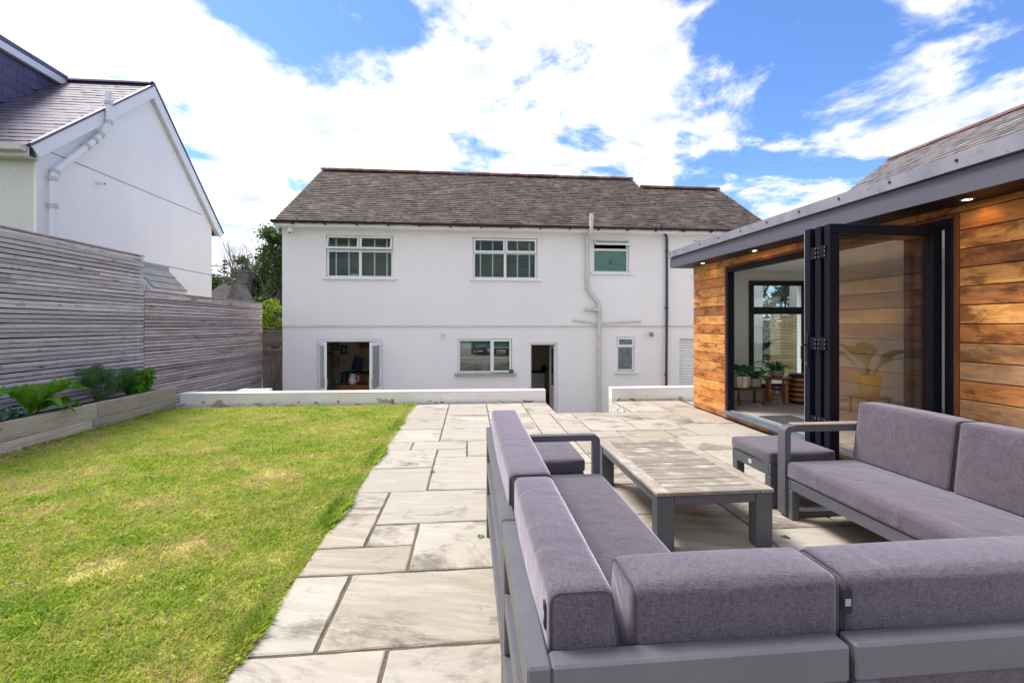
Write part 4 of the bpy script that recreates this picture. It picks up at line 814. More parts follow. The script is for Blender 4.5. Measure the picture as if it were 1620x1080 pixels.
# ------------------------------------------------------------------ lawn grass
def grass():
    def lump(x, y, s, ph): return np.sin(x * s + ph) * np.cos(y * s * 1.13 - ph * 1.7) + .6 * np.sin((x + y) * s * .61 + ph * 2.3) * np.cos((x - y) * s * .83 + ph)
    nt_ = 52000; u = nrg.random(nt_); ty = 1.25 * (8.24 / 1.25) ** (u ** .8); tx = nrg.uniform(-5.03, -.975, nt_)      # tussocks of several blades each
    e2 = 5200; tx = np.concatenate([tx, -.975 - np.abs(nrg.normal(0, .03, e2))]); ty = np.concatenate([ty, 1.25 * (8.2 / 1.25) ** nrg.random(e2)])
    spill = np.clip(lump(tx, ty, 3.7, 5) + .3 * lump(tx, ty, 11, 1) - .45, 0, 1); tx = tx + np.where(tx > -1.02, .035 * spill * nrg.random(len(tx)), 0)      # tufts leaning out over the slabs here and there
    keep = tx > (-1.02 * ty - .9); tx, ty = tx[keep], ty[keep]; nt_ = len(tx)
    den = lump(tx, ty, 2.3, .4) * .4 + lump(tx, ty, 6.1, 2.0) * .35 + lump(tx, ty, 15, 1.1) * .35
    dry = lump(tx, ty, 3.1, 4.0) * .5 + lump(tx, ty, 8.3, .7) * .4
    bare = (dry > .62) & (nrg.random(nt_) < .55); nb = np.where(bare, 2, np.where(np.hypot(tx, ty) < 4.5, 9, 7))
    I = np.repeat(np.arange(nt_), nb); n = len(I); sp = .010 + .0016 * np.hypot(tx, ty)[I]; x = tx[I] + nrg.normal(0, 1, n) * sp; y = ty[I] + nrg.normal(0, 1, n) * sp
    th0 = nrg.uniform(0, 2 * math.pi, nt_)[I]; hh = np.clip(.023 + .009 * np.clip(den, -1, 1.4) - .008 * np.clip(dry, 0, 1.2) + nrg.normal(0, .006, nt_), .010, .06)
    edge = np.clip(1 - (-.955 - tx) / .10, 0, 1); clump = np.clip(lump(tx, ty, 3.7, 5) + .3 * lump(tx, ty, 11, 1), 0, 1.6); hh = hh + edge * (.002 + .034 * clump); pe = np.clip(1 - (tx + 5.03) / .1, 0, 1); hh = hh + pe * .025
    h = hh[I] * nrg.uniform(.55, 1.25, n); dist = np.hypot(x, y); wd = np.clip(.0010 * dist, .0022, .0065) * nrg.uniform(.7, 1.3, n)
    th = th0 + nrg.normal(0, .9, n); ln = nrg.uniform(.25, 1.25, n) * h; fx, fy = np.cos(th), np.sin(th); ph = th + math.pi / 2 + nrg.normal(0, .4, n); sx, sy = np.cos(ph) * wd, np.sin(ph) * wd
    base = np.stack([x, y, np.full(n, -.014)], 1); S = np.stack([sx, sy, np.zeros(n)], 1); mid = base + np.stack([fx * ln * .35, fy * ln * .35, h * .62], 1); tip = base + np.stack([fx * ln, fy * ln, h], 1)
    V = np.stack([base - S, base + S, mid + S * .8, tip, mid - S * .8], 1).reshape(-1, 3)
    tt = .51 + .10 * den - .27 * np.clip(dry, 0, 1.2) + nrg.normal(0, .10, nt_) + edge * .32 * (clump > .25) + .25 * (nrg.random(nt_) < .05)
    T = np.clip(tt[I] - .6 * (nrg.random(n) < .20) * nrg.random(n) + nrg.normal(0, .10, n), 0, 1)
    return V, T
m = bpy.data.materials.new('grass_blade'); m.use_nodes = True; MATS['grass_blade'] = m
def grass_mat():
    nt = m.node_tree; N = nt.nodes.new; L = nt.links.new; bs = nt.nodes['Principled BSDF']; at = N('ShaderNodeAttribute'); at.attribute_name = 'tint'
    geo = N('ShaderNodeNewGeometry'); nz = N('ShaderNodeTexNoise'); L(geo.outputs['Position'], nz.inputs[0]); nz.inputs['Scale'].default_value = 1.7; nz.inputs['Detail'].default_value = 6; nz.inputs['Roughness'].default_value = .6
    mr = N('ShaderNodeMapRange'); L(nz.outputs[0], mr.inputs[0]); mr.inputs[1].default_value = .35; mr.inputs[2].default_value = .65; mr.inputs[3].default_value = .16; mr.inputs[4].default_value = -.20
    a = N('ShaderNodeMath'); L(at.outputs['Fac'], a.inputs[0]); L(mr.outputs[0], a.inputs[1])
    cr = N('ShaderNodeValToRGB'); L(a.outputs[0], cr.inputs[0]); e = cr.color_ramp.elements
    e[0].position = .05; e[0].color = (.65, .51, .29, 1); e[1].position = .95; e[1].color = (.18, .40, .035, 1)
    for p_, c_ in ((.25, (.63, .585, .205, 1)), (.42, (.51, .585, .10, 1)), (.62, (.37, .51, .06, 1))): q = e.new(p_); q.color = c_
    L(cr.outputs[0], bs.inputs['Base Color']); bs.inputs['Roughness'].default_value = .6; bs.inputs['Specular IOR Level'].default_value = .2
    tr = N('ShaderNodeBsdfTranslucent'); L(cr.outputs[0], tr.inputs[0]); mx = N('ShaderNodeMixShader'); mx.inputs[0].default_value = .42; L(bs.outputs[0], mx.inputs[1]); L(tr.outputs[0], mx.inputs[2]); L(mx.outputs[0], nt.nodes['Material Output'].inputs[0])
grass_mat()
V, T = grass(); gr = np_mesh('lawn_grass', V, 5, T, 'grass_blade', kind='stuff'); setp(gr, 'short yellowing lawn grass between the raised bed and the paving', 'grass')

# ------------------------------------------------------------------ garden room on the right
GX, GYF, GYN, GXB = 3.866, 7.545, .2, 7.2
gr_ = root('garden_room', (5.4, 4.2, 0), 'timber clad garden room with grey flat roof and folding doors on the right', 'garden room')
OY0, OY1, OZ0, OZ1 = 3.30, 6.53, .13, 2.262      # opening
JZ = [2.297 - .1475 * k for k in range(16)]
def roofline(y): return .0135 * (y - 2.565)
mats_r = ['cedar_orange', 'cedar_light', 'cedar_brown', 'cedar_light', 'cedar_brown', 'cedar_light', 'cedar_orange', 'cedar_grey', 'cedar_grey', 'cedar_brown', 'cedar_grey', 'cedar_grey', 'cedar_grey', 'cedar_brown', 'cedar_brown', 'cedar_brown']
mats_l = ['cedar_light', 'cedar_orange', 'cedar_light', 'cedar_light', 'cedar_brown', 'cedar_light', 'cedar_orange', 'cedar_light', 'cedar_light', 'cedar_orange', 'cedar_light', 'cedar_orange', 'cedar_light', 'cedar_orange', 'cedar_light', 'cedar_light']
B('structure_wall', 'black_plain', gr_, GX + .022, GX + .11, GYN, OY0 - .05, .01, 2.36, b=0); B('structure_wall', 'black_plain', gr_, GX + .022, GX + .11, OY1 + .05, GYF - .03, .01, 2.40, b=0); B('structure_wall', 'black_plain', gr_, GX + .022, GX + .11, OY0 - .049, OY1 + .049, OZ1 + .03, 2.38, b=0)
for k in range(15):
    za, zb = JZ[k + 1] + .0035, JZ[k] - .0035
    if k < 15:
        MB().box(GX, GX + .02, GYN, OY0 - .045, max(za, .012), zb, .004).build('cladding_board', mats_r[k], gr_); MB().box(GX, GX + .02, OY1 + .045, GYF, max(za, .09), zb, .004).build('cladding_board', mats_l[k], gr_)
for a, b, mt in ((GYN, 3.60, 'cedar_orange'), (3.604, 5.05, 'cedar_brown'), (5.054, 6.18, 'cedar_orange'), (6.184, GYF, 'cedar_light')): MB().box(GX, GX + .02, a, b, 2.30, 2.41, .004).build('header_board', mt, gr_)
B('kick_board', 'cedar_brown', gr_, GX - .003, GX + .02, OY0 - .04, GYF, .012, .085, b=.004)
for a in (OY0 - .043, OY1 + .002): B('reveal_board', 'cedar_red', gr_, GX - .006, GX + .1, a, a + .041, .09, OZ1 + .03, b=.004)
B('reveal_board', 'cedar_red', gr_, GX - .004, GX + .1, OY0 - .001, OY1 + .001, OZ1 + .003, OZ1 + .032, b=.003)
for k in range(15): MB().box(GX + .021, GXB, GYF - .02, GYF, max(JZ[k + 1] + .0035, .012), JZ[k] - .0035, .004) if False else None
# far end wall with the black window
EW = (4.80, 5.78, .35, 2.14)
holed_wall(GX + .021, GXB, .012, 2.40, [EW], GYF - .16, GYF - .002).build('end_wall', 'interior_white', gr_, recalc=False)
ew = root('window', ((EW[0] + EW[1]) / 2, GYF - .1, EW[2])); ew.parent = gr_; ew.location = world_of(ew) - world_of(gr_)
m_ = MB(); frame_rect(m_, EW[0] - .03, EW[1] + .03, EW[2] - .03, EW[3] + .03, GYF - .19, GYF - .162, .085, .006); m_.box(EW[0] + .055, EW[1] - .055, GYF - .189, GYF - .163, 1.60, 1.72, .006); m_.box(EW[0] + .04, EW[1] - .04, GYF - .21, GYF - .1895, 1.595, 1.635, .004); m_.build('frame', 'black_frame', ew)
B('pane', 'glass_clear', ew, EW[0] + .05, EW[1] - .05, GYF - .18, GYF - .174, EW[2] + .05, 1.605, b=0); B('pane', 'glass_clear', ew, EW[0] + .05, EW[1] - .05, GYF - .18, GYF - .174, 1.715, EW[3] - .05, b=0)
B('near_wall', 'interior_white', gr_, GX + .111, GXB, GYN, GYN + .1, .012, 2.36, b=0); [B('back_wall', 'interior_white', gr_, GXB, GXB + .15, a, b, c_, d, b=0) for a, b, c_, d in ((GYN, 1.2, .012, 2.40), (4.8, GYF, .012, 2.40), (1.2, 4.8, .012, .7), (1.2, 4.8, 2.1, 2.40))]; B('added_daylight_window', 'glass_clear', gr_, GXB + .07, GXB + .078, 1.2, 4.8, .7, 2.1, b=0)  # unseen rear glazing and its opening are added to let daylight brighten the room
B('inner_lining', 'interior_white', gr_, GX + .111, GX + .13, GYN + .1, OY0 - .051, .131, 2.32, b=0); B('inner_lining', 'interior_white', gr_, GX + .111, GX + .13, OY1 + .051, GYF - .163, .131, 2.32, b=0)
fl = B('floor', 'floor_laminate', gr_, GX + .10, GXB - .003, GYN + .003, GYF - .163, .0, .126, b=0)
for k in range(18): B('floor_plank', 'floor_laminate', gr_, GX + .135 + k * .185, GX + .317 + k * .185, GYN + .105, GYF - .165, .1265, .131, b=.001)
B('ceiling', 'interior_white', gr_, GX + .112, GXB - .003, GYN + .101, GYF - .163, 2.322, 2.35, b=0)
# roof slab, fascia and trim
FXF = 3.5
def fprism(name, material, x0, x1, zb, zt, ya, yb): return MB().prism([(x0, ya, zb + roofline(ya)), (x1, ya, zb + roofline(ya)), (x1, ya, zt + roofline(ya)), (x0, ya, zt + roofline(ya))], (0, 0, 0)) 
def fbar(name, material, x0, x1, zb, zt, ya, yb):
    vs = [(x, y, z + roofline(y)) for y in (ya, yb) for z in (zb, zt) for x in (x0, x1)]
    return MB().add(vs, [(0, 1, 3, 2), (4, 6, 7, 5), (0, 4, 5, 1), (2, 3, 7, 6), (0, 2, 6, 4), (1, 5, 7, 3)]).build(name, material, gr_)
YE = 7.665
fbar('roof_slab', 'fascia_grey', FXF + .021, GXB + .3, 2.395, 2.58, GYN - .3, YE - .021)
fbar('soffit', 'black_plain', FXF + .021, GX + .12, 2.34, 2.358, GYN - .3, YE - .021)
fbar('soffit', 'black_plain', GX + .121, GXB + .3, 2.36, 2.394, GYF + .001, YE - .021)
fbar('fascia', 'fascia_grey', FXF, FXF + .02, 2.335, 2.500, GYN - .3, YE); fbar('end_fascia', 'fascia_grey', FXF + .0205, GXB + .3, 2.335, 2.500, YE - .02, YE)
fbar('roof_trim', 'trim_grey', FXF - .03, FXF + .10, 2.512, 2.618, GYN - .3, YE + .02); fbar('end_trim', 'trim_grey', FXF + .101, GXB + .32, 2.507, 2.618, YE - .1, YE + .02)
sc0 = None
for k in range(12):
    y = 1.9 + k * .52; q = MB().tube([(FXF - .031, y, 2.575 + roofline(y)), (FXF - .037, y, 2.575 + roofline(y))], .011, 8).build('screw', 'black_plain', gr_) if sc0 is None else clone(sc0, (0, k * .52, roofline(y) - roofline(1.9)), gr_); sc0 = sc0 or q
# door frame, sill
m_ = MB(); m_.box(GX - .012, GX + .09, OY0, OY0 + .06, OZ0, OZ1, .004); m_.box(GX - .012, GX + .09, OY1 - .06, OY1, OZ0, OZ1, .004); m_.box(GX - .011, GX + .089, OY0 + .06, OY1 - .06, OZ1 - .065, OZ1, .004); m_.build('door_frame', 'alu_navy', gr_)
MB().prism([(GX - .09, OY0 - .02, .088), (GX + .1, OY0 - .02, .088), (GX + .1, OY0 - .02, .129), (GX - .02, OY0 - .02, .125), (GX - .09, OY0 - .02, .10)], (0, OY1 - OY0 + .04, 0)).build('threshold', 'alu_sill', gr_)
B('track', 'alu_silver', gr_, GX + .02, GX + .05, OY0 + .06, OY1 - .06, .1295, .138, b=.002)
# three folded leaves standing out from the right jamb, planes facing the camera
LFW = 1.0
for k in range(3):
    y0 = OY0 + .075 + k * .098; y1 = y0 + .062; xa, xb = GX - LFW - (.0 if k != 2 else .015), GX - .01
    lf = MB(); w_ = .085
    lf.box(xa, xb, y0, y1, 2.14, 2.215, .004); lf.box(xa, xb, y0, y1, .14, .235, .004); lf.box(xa, xa + w_, y0 + .001, y1 - .001, .235, 2.14, .004); lf.box(xb - w_, xb, y0 + .001, y1 - .001, .235, 2.14, .004)
    lf = lf.build('door_leaf', 'alu_navy', gr_)
    B('pane', 'glass_bifold', lf, xa + w_ - .003, xb - w_ + .003, (y0 + y1) / 2 - .004, (y0 + y1) / 2 + .004, .232, 2.143, b=0)
    if k < 2:
        for z in (.55, 1.2, 1.95):
            h_ = MB(); h_.box(xa - .009, xa - .0005, y1 - .024, y1 + .060, z, z + .10, .003); h_.build('hinge', 'alu_navy', lf); d_ = MB()
            for zz in (.02, .055, .09):
                for yy in (y1 - .018, y1 + .052): d_.tube([(xa - .009, yy, z + zz - .005), (xa - .0115, yy, z + zz - .005)], .004, 6)
            d_.build('screws', 'alu_silver', lf)
    else:
        h_ = MB(); h_.box(xa - .010, xa - .0005, y0 + .012, y0 + .048, 1.05, 1.33, .003); h_.tube(fillet([(xa - .01, y0 + .03, 1.24), (xa - .05, y0 + .03, 1.24), (xa - .05, y0 + .03, 1.12)], .02), .009, 8); h_.build('handle', 'black_plain', lf)
        MB().tube([(xa - .01, y0 + .03, 1.08), (xa - .014, y0 + .03, 1.08)], .009, 10).build('key_barrel', 'chrome', lf)
        B('edge_strip', 'alu_silver', lf, xa + .002, xa + .03, y1 + .0005, y1 + .006, .15, 2.205, b=.001)
# recessed spotlights under the eaves
for k, (yy, lab) in enumerate(((3.06, 'lit spotlight under the eaves above the right cladding'), (5.6, 'lit spotlight under the eaves above the open doorway'), (6.92, 'lit spotlight under the eaves nearest the far corner'))):
    zz = 2.338 + roofline(yy); dl = root('spotlight', (3.70, yy, zz), lab, 'spotlight', 'eaves spotlights')
    MB().lathe([(.028, .0), (.045, -.001), (.045, -.006), (.03, -.008), (.028, -.004)], (3.70, yy, zz), 20).build('bezel', 'alu_silver', dl, smooth=True); MB().lathe([(.001, -.003), (.0275, -.003), (.0275, -.0055), (.001, -.0055)], (3.70, yy, zz), 16).build('lens', 'led', dl)
    ld = bpy.data.lights.new('spot_glow', 'SPOT'); ld.energy = .4; ld.color = (1, .55, .2); ld.spot_size = R(100); ld.spot_blend = .8; ld.shadow_soft_size = .02
    lo_ = bpy.data.objects.new('spot_glow', ld); COL.objects.link(lo_); lo_.parent = dl; lo_.location = (.05, 0, -.015); lo_.rotation_euler = Vector((.55, 0, -1)).to_track_quat('-Z', 'Y').to_euler()
# things inside the garden room
FZ = .131
tb = root('side_table', (5.02, 7.02, FZ), 'round reddish wooden table with turned legs inside the garden room', 'table')
MB().lathe([(.20, .40), (.245, .405), (.25, .42), (.245, .435), (.001, .436)], (5.02, 7.02, FZ), 8).build('table_top', 'wood_brown', tb); MB().lathe([(.14, .14), (.165, .145), (.165, .16), (.001, .161)], (5.02, 7.02, FZ), 8).build('shelf', 'wood_brown', tb)
for k in range(4):
    a = R(20 + 90 * k); c_ = (5.02 + .17 * math.cos(a), 7.02 + .17 * math.sin(a), FZ); MB().lathe([(.018, 0), (.026, .03), (.016, .06), (.03, .11), (.03, .17), (.016, .2), (.028, .27), (.016, .33), (.026, .37), (.026, .402)], c_, 10).build('leg', 'wood_orange', tb, smooth=True)
def potted(name, c, prof, potmat, label, leafmat, n, L_, w_, up, dr, stalk=.25, cup=.25, spread=1.0):
    r_ = root(name, c, label, 'plant'); MB().lathe(prof, c, 18).build('pot', potmat, r_, smooth=True); top = Vector(c) + Vector((0, 0, prof[-1][1] - .02))
    for k in range(n):
        a = k * 2.4 + rng.uniform(-.3, .3); leaf_blade(top + Vector((math.cos(a) * .03, math.sin(a) * .03, 0)), (math.cos(a), math.sin(a)), L_ * rng.uniform(.75, 1.15), w_, dr * rng.uniform(.7, 1.2), n=8, up=up * rng.uniform(.5, 1.5), stalk=stalk, cup=cup).build('leaf', leafmat, r_, smooth=True, recalc=False)
    return r_
P1 = [(.09, 0), (.12, .02), (.135, .14), (.14, .2), (.125, .2), (.115, .17)]
potted('potted_plant', (5.02, 7.02, FZ + .437), [(.07, 0), (.10, .03), (.11, .1), (.1, .1), (.09, .08)], 'ceramic_stone', 'bushy strappy green plant standing on the wooden table indoors', 'leaf_indoor', 60, .34, .016, 1.6, 1.9, .05)
shf = root('plant_stand', (4.45, 6.95, FZ), 'low wooden stand holding plant pots inside the folding doors', 'stand')
B('stand_top', 'wood_brown', shf, 4.22, 4.70, 6.80, 7.10, FZ + .24, FZ + .265, b=.004)
for x in (4.24, 4.65):
    for y in (6.82, 7.05): B('leg', 'wood_brown', shf, x, x + .03, y, y + .03, FZ, FZ + .24, b=.003)
sp1 = potted('potted_plant', (4.36, 6.95, FZ + .266), P1, 'ceramic_white', 'dark leaved plant in a yellow and white striped pot indoors', 'leaf_indoor', 9, .42, .085, 2.0, 1.7, .35)
for k in range(9):
    a = k * 2 * math.pi / 9; m_ = MB()
    for (r0, z0), (r1, z1) in zip(P1[1:3], P1[2:4]): m_.add([(4.36 + (r0 + .002) * math.cos(a + q * .2), 6.95 + (r0 + .002) * math.sin(a + q * .2), FZ + .266 + z0) for q in (0, .5, 1)] + [(4.36 + (r1 + .002) * math.cos(a + q * .2), 6.95 + (r1 + .002) * math.sin(a + q * .2), FZ + .266 + z1) for q in (0, .5, 1)], [(0, 1, 4, 3), (1, 2, 5, 4)])
    m_.build('stripe', 'ceramic_yellow', sp1, recalc=False)
potted('potted_plant', (4.62, 7.0, FZ + .266), [(.07, 0), (.10, .02), (.11, .15), (.1, .15), (.09, .13)], 'ceramic_stone', 'broad leaved plant in a stone pot beside the striped pot', 'leaf_indoor', 9, .34, .07, 1.4, 1.9, .3)
dr_ = root('striped_drum', (5.44, 7.0, FZ), 'black and orange banded drum stool inside the garden room', 'stool')
MB().lathe([(.17, 0), (.19, .02), (.20, .2), (.19, .46), (.17, .48), (.001, .48)], (5.44, 7.0, FZ), 24).build('drum_body', 'black_plain', dr_, smooth=True)
for k in range(5): MB().lathe([(.196, 0), (.204, .01), (.204, .04), (.196, .05)], (5.44, 7.0, FZ + .05 + k * .08), 24).build('band', 'wood_orange', dr_, smooth=True)
pp = root('small_pot', (5.0, 6.98, FZ + .162), 'small blue and yellow pot on the lower shelf of the wooden table', 'pot'); MB().lathe([(.04, 0), (.05, .02), (.045, .05)], (5.0, 6.98, FZ + .162), 14).build('pot_base', 'ceramic_yellow', pp, smooth=True); MB().lathe([(.05, .051), (.08, .08), (.075, .11), (.06, .11)], (5.0, 6.98, FZ + .162), 14).build('pot_bowl', 'ceramic_blue', pp, smooth=True)
B('door_mat', 'mat_rubber', None, 4.02, 4.5, 5.1, 6.0, FZ + .0005, FZ + .014, b=.004); setp(bpy.data.objects['door_mat'], 'dark textured door mat inside the folding door threshold', 'mat')
lps = root('plant_stand', (5.75, 6.05, FZ), 'small dark square stand behind the folded glass door', 'stand'); B('stand_top', 'wood_brown', lps, 5.57, 5.93, 5.87, 6.23, FZ + .23, FZ + .255, b=.004)
for x in (5.58, 5.89):
    for y in (5.88, 6.19): B('leg', 'wood_brown', lps, x, x + .03, y, y + .03, FZ, FZ + .229, b=.003)
potted('potted_plant', (5.75, 6.05, FZ + .256), [(.10, 0), (.12, .02), (.14, .26), (.145, .3), (.13, .3), (.12, .27)], 'ceramic_yellow', 'broad leaved plant in a yellow pot behind the folded glass door', 'leaf_indoor', 7, .75, .13, 2.2, 1.3, .35)

# ------------------------------------------------------------------ sofas, stools, coffee table
ZSEAT, ZR = .415, .72
def back_cushion(parent, x0, x1, y0, y1, lean):
    """lean: axis and sign towards the seat; the foot of the cushion is thicker"""
    ax, sg = lean
    def warp(p):
        t = (p.z - ZSEAT) / (.84 - ZSEAT); q = p.copy(); lo, hi = (x0, x1) if ax == 0 else (y0, y1); f = (p[ax] - lo) / (hi - lo); f = f if sg > 0 else 1 - f
        q[ax] += sg * .05 * f * (1 - t); return q
    c_ = bm_obj(cushion(x0, x1, y0, y1, ZSEAT + .004, .838, r=.022, bulge=.009, n=16, warp=warp), 'back_cushion', 'fabric', parent)
    lo, hi = (y0, y1) if ax == 0 else (x0, x1); 
    for e in (lo, hi):
        pts = []
        w0, w1 = (x0, x1) if ax == 0 else (y0, y1); r_ = .03
        loop = [(w0 + .005, ZSEAT + .03), (w0 + .005, .832), (w1 - .005, .832), (w1 - .005 + .046, ZSEAT + .03)] if sg > 0 else [(w0 + .005 - .046, ZSEAT + .03), (w0 + .005, .832), (w1 - .005, .832), (w1 - .005, ZSEAT + .03)]
        ee = e + (.0055 if e == lo else -.0055)
        for w_, z_ in loop: pts.append((w_, ee, z_) if ax == 0 else (ee, w_, z_))
        MB().tube(fillet(pts, .026), .0032, 6).build('piping', 'piping', c_, smooth=True)
    return c_
def tag_on(parent, p, dx, dy):
    MB().box(p[0], p[0] + dx, p[1], p[1] + dy, p[2], p[2] + .055, .001).build('care_tag', 'black_rubber', parent)
    MB().box(p[0] + min(0, 0) + (dx * .2 if dx > .01 else -.0008), p[0] + (dx * .8 if dx > .01 else dx + .0008), p[1] + (dy * .2 if dy > .01 else -.0008), p[1] + (dy * .8 if dy > .01 else dy + .0008), p[2] + .018, p[2] + .034).build('tag_print', 'lead', parent)
def seat_frame(parent, x0, x1, y0, y1, backs, open_sides):
    """aluminium base: rails at seat height, legs, back rails on the named sides"""
    F = 'sofa_frame'
    for (a, b, c_, d) in ((x0, x1, y0, y0 + .045), (x0, x1, y1 - .045, y1), (x0, x0 + .045, y0 + .046, y1 - .046), (x1 - .045, x1, y0 + .046, y1 - .046)): B('seat_rail', F, parent, a, b, c_, d, .215, .288, b=.004)
    B('seat_deck', 'black_rubber', parent, x0 + .046, x1 - .046, y0 + .046, y1 - .046, .255, .28, b=0)
    for a, c_ in ((x0, y0), (x1 - .06, y0), (x0, y1 - .06), (x1 - .06, y1 - .06)): B('leg', F, parent, a + .001, a + .059, c_ + .001, c_ + .059, 0.001, .214, b=.004)
    for sd in backs:
        if sd == 'x0': R_ = [(x0, x0 + .05, y0, y1, 'y')]
        elif sd == 'x1': R_ = [(x1 - .05, x1, y0, y1, 'y')]
        else: R_ = [(x0, x1, y0, y0 + .05, 'x')]
        a, b, c_, d, al = R_[0]; o0 = .051 if al == 'x' and 'x0' in backs else 0; o1 = .051 if al == 'x' and 'x1' in backs else 0; B('back_rail', F, parent, a + o0, b - o1, c_, d, ZR - .078, ZR, b=.005); B('mid_rail', F, parent, a + .004 + o0, b - .004 - o1, c_ + .004, d - .004, .44, .50, b=.004)
        if al == 'y':
            for e in (c_, d - .06): B('back_post', F, parent, a + .002, b - .002, e + .002, e + .058, .289, ZR - .079, b=.004)
        else:
            for e in (a + o0, b - .06 - o1): B('back_post', F, parent, e + .002, e + .058, c_ + .002, d - .002, .289, ZR - .079, b=.004)
def arm_loop(parent, x0, x1, y0, y1, teak=True):
    """flat bar bent into a closed loop standing across the end of the sofa"""
    w = .045; outer = []; r_ = .05
    def rr(x0, x1, z0, z1, r): 
        P = []
        for cx, cz, a0 in ((x1 - r, z1 - r, 0), (x0 + r, z1 - r, 90), (x0 + r, z0 + r, 180), (x1 - r, z0 + r, 270)):
            for k in range(6): a = R(a0 + 90 * k / 5); P.append((cx + r * math.cos(a), cz + r * math.sin(a)))
        return P
    o_ = rr(x0, x1, .001, .665, .045); i_ = rr(x0 + w, x1 - w, .042, .625, .02); n = len(o_); vs = [(x, y, z) for y in (y0, y1) for x, z in o_ + i_]; fs = []
    for k in range(n):
        j = (k + 1) % n; fs += [(k, j, n + j, n + k), (2 * n + k, 3 * n + k, 3 * n + j, 2 * n + j), (k, 2 * n + k, 2 * n + j, j), (n + k, n + j, 3 * n + j, 3 * n + k)]
    MB().add(vs, fs).build('arm_frame', 'sofa_frame', parent, smooth=True)
    if teak: B('arm_rest', 'teak_grey', parent, x0 + .08, x1 - .05, y0 + .004, y1 - .004, .6655, .680, b=.004)
SX0, SX1, SY0, SYM, SY1 = .115, .885, .895, 1.585, 3.06
cor = root('corner_sofa_seat', ((SX0 + .81) / 2, (SY0 + SYM) / 2, 0), 'grey corner sofa seat nearest the camera beside the paving strip', 'sofa', 'grey outdoor sofa modules')
seat_frame(cor, SX0, .808, SY0, SYM, ['x0', 'y0'], []); bm_obj(cushion(SX0 + .052, .80, SY0 + .052, SYM - .004, .289, ZSEAT, r=.035, bulge=.008), 'seat_cushion', 'fabric', cor)
c1 = back_cushion(cor, SX0 + .052, SX0 + .195, SY0 + .053, 1.695, (0, 1)); tag_on(cor, (SX0 + .047, SY0 + .075, .745), .004, .02)
c2 = back_cushion(cor, SX0 + .235, .832, SY0 + .053, SY0 + .205, (1, 1))
lft = root('sofa', ((SX0 + SX1) / 2, 2.3, 0), 'grey sofa on the left with its back to the lawn', 'sofa', 'grey outdoor sofa modules')
seat_frame(lft, SX0, SX1, SYM + .012, SY1, ['x0'], []); bm_obj(cushion(SX0 + .052, SX1 + .005, SYM + .012, SY1 - .07, .289, ZSEAT, r=.035, bulge=.010, n=18), 'seat_cushion', 'fabric', lft)
back_cushion(lft, SX0 + .035, SX0 + .20, 1.715, SY1 - .02, (0, 1)); arm_loop(lft, SX0 + .06, SX1 - .005, SY1 - .062, SY1 - .001, False)
MB().tube([(SX0 + .205, 3.0, .66), (SX0 + .213, 3.0, .62)], .005, 6).build('toggle', 'black_rubber', lft)
mid = root('sofa', (1.6, 1.25, 0), 'grey sofa in the foreground seen from behind at the lower right', 'sofa', 'grey outdoor sofa modules')
seat_frame(mid, .822, 2.372, SY0, SYM, ['y0'], []); bm_obj(cushion(.80 + .008, 2.37, SY0 + .052, SYM + .008, .289, ZSEAT, r=.035, bulge=.01, n=18), 'seat_cushion', 'fabric', mid)
back_cushion(mid, .842, 1.60, SY0 + .053, SY0 + .205, (1, 1)); back_cushion(mid, 1.61, 2.36, SY0 + .053, SY0 + .205, (1, 1)); tag_on(mid, (.834, SY0 + .049, .755), .022, .003)
RX0, RX1, RY1 = 2.29, 3.07, 3.19
rs = root('sofa', (2.68, 2.4, 0), 'grey sofa on the right in front of the timber cladding', 'sofa', 'grey outdoor sofa modules')
seat_frame(rs, RX0 + .02, RX1, 1.60, RY1 - .065, ['x1'], []); bm_obj(cushion(RX0 + .01, RX1 - .05, 1.605, RY1 - .075, .292, ZSEAT, r=.04, bulge=.012, n=18), 'seat_cushion', 'fabric', rs); arm_loop(rs, RX0, RX1 - .01, RY1 - .078, RY1)
back_cushion(rs, RX1 - .215, RX1 - .055, 2.42, RY1 - .09, (0, -1)); back_cushion(rs, RX1 - .215, RX1 - .055, 1.66, 2.405, (0, -1))
rc = root('corner_sofa_seat', (2.73, 1.24, 0), 'grey corner sofa seat at the right edge behind the foreground sofa', 'sofa', 'grey outdoor sofa modules')
seat_frame(rc, 2.384, RX1, SY0, SYM, ['x1', 'y0'], []); bm_obj(cushion(2.384, RX1 - .052, SY0 + .052, SYM + .006, .289, ZSEAT, r=.035, bulge=.008), 'seat_cushion', 'fabric', rc)
back_cushion(rc, 2.39, RX1 - .23, SY0 + .053, SY0 + .205, (1, 1)); back_cushion(rc, RX1 - .195, RX1 - .052, SY0 + .053, 1.64, (0, -1))
def footstool(x0, x1, y0, y1, label):
    r_ = root('footstool', ((x0 + x1) / 2, (y0 + y1) / 2, 0), label, 'stool', 'grey cushioned footstools')
    bm_obj(cushion(x0, x1, y0, y1, .335, .432, r=.022, bulge=.010, n=14), 'cushion', 'fabric_stool', r_)
    for (a, b, c_, d) in ((x0, x1, y0, y0 + .03), (x0, x1, y1 - .03, y1), (x0, x0 + .03, y0 + .031, y1 - .031), (x1 - .03, x1, y0 + .031, y1 - .031)): B('apron', 'table_leg', r_, a + .008, b - .008, c_ + (.008 if c_ == y0 else 0), d - (.008 if d == y1 else 0), .245, .333, b=.004)
    for a in (x0 + .009, x1 - .079):
        for c_ in (y0 + .009, y1 - .079): B('leg', 'table_leg', r_, a, a + .07, c_, c_ + .07, .001, .244, b=.005)
    for z in (.338,): MB().tube(fillet([(x0 + .02, y0 + .003, .42), (x1 - .02, y0 + .003, .42)], .01), .0035, 6).build('piping', 'piping', r_)
    return r_
footstool(.29, .842, 3.24, 3.79, 'grey footstool standing behind the arm of the left sofa')
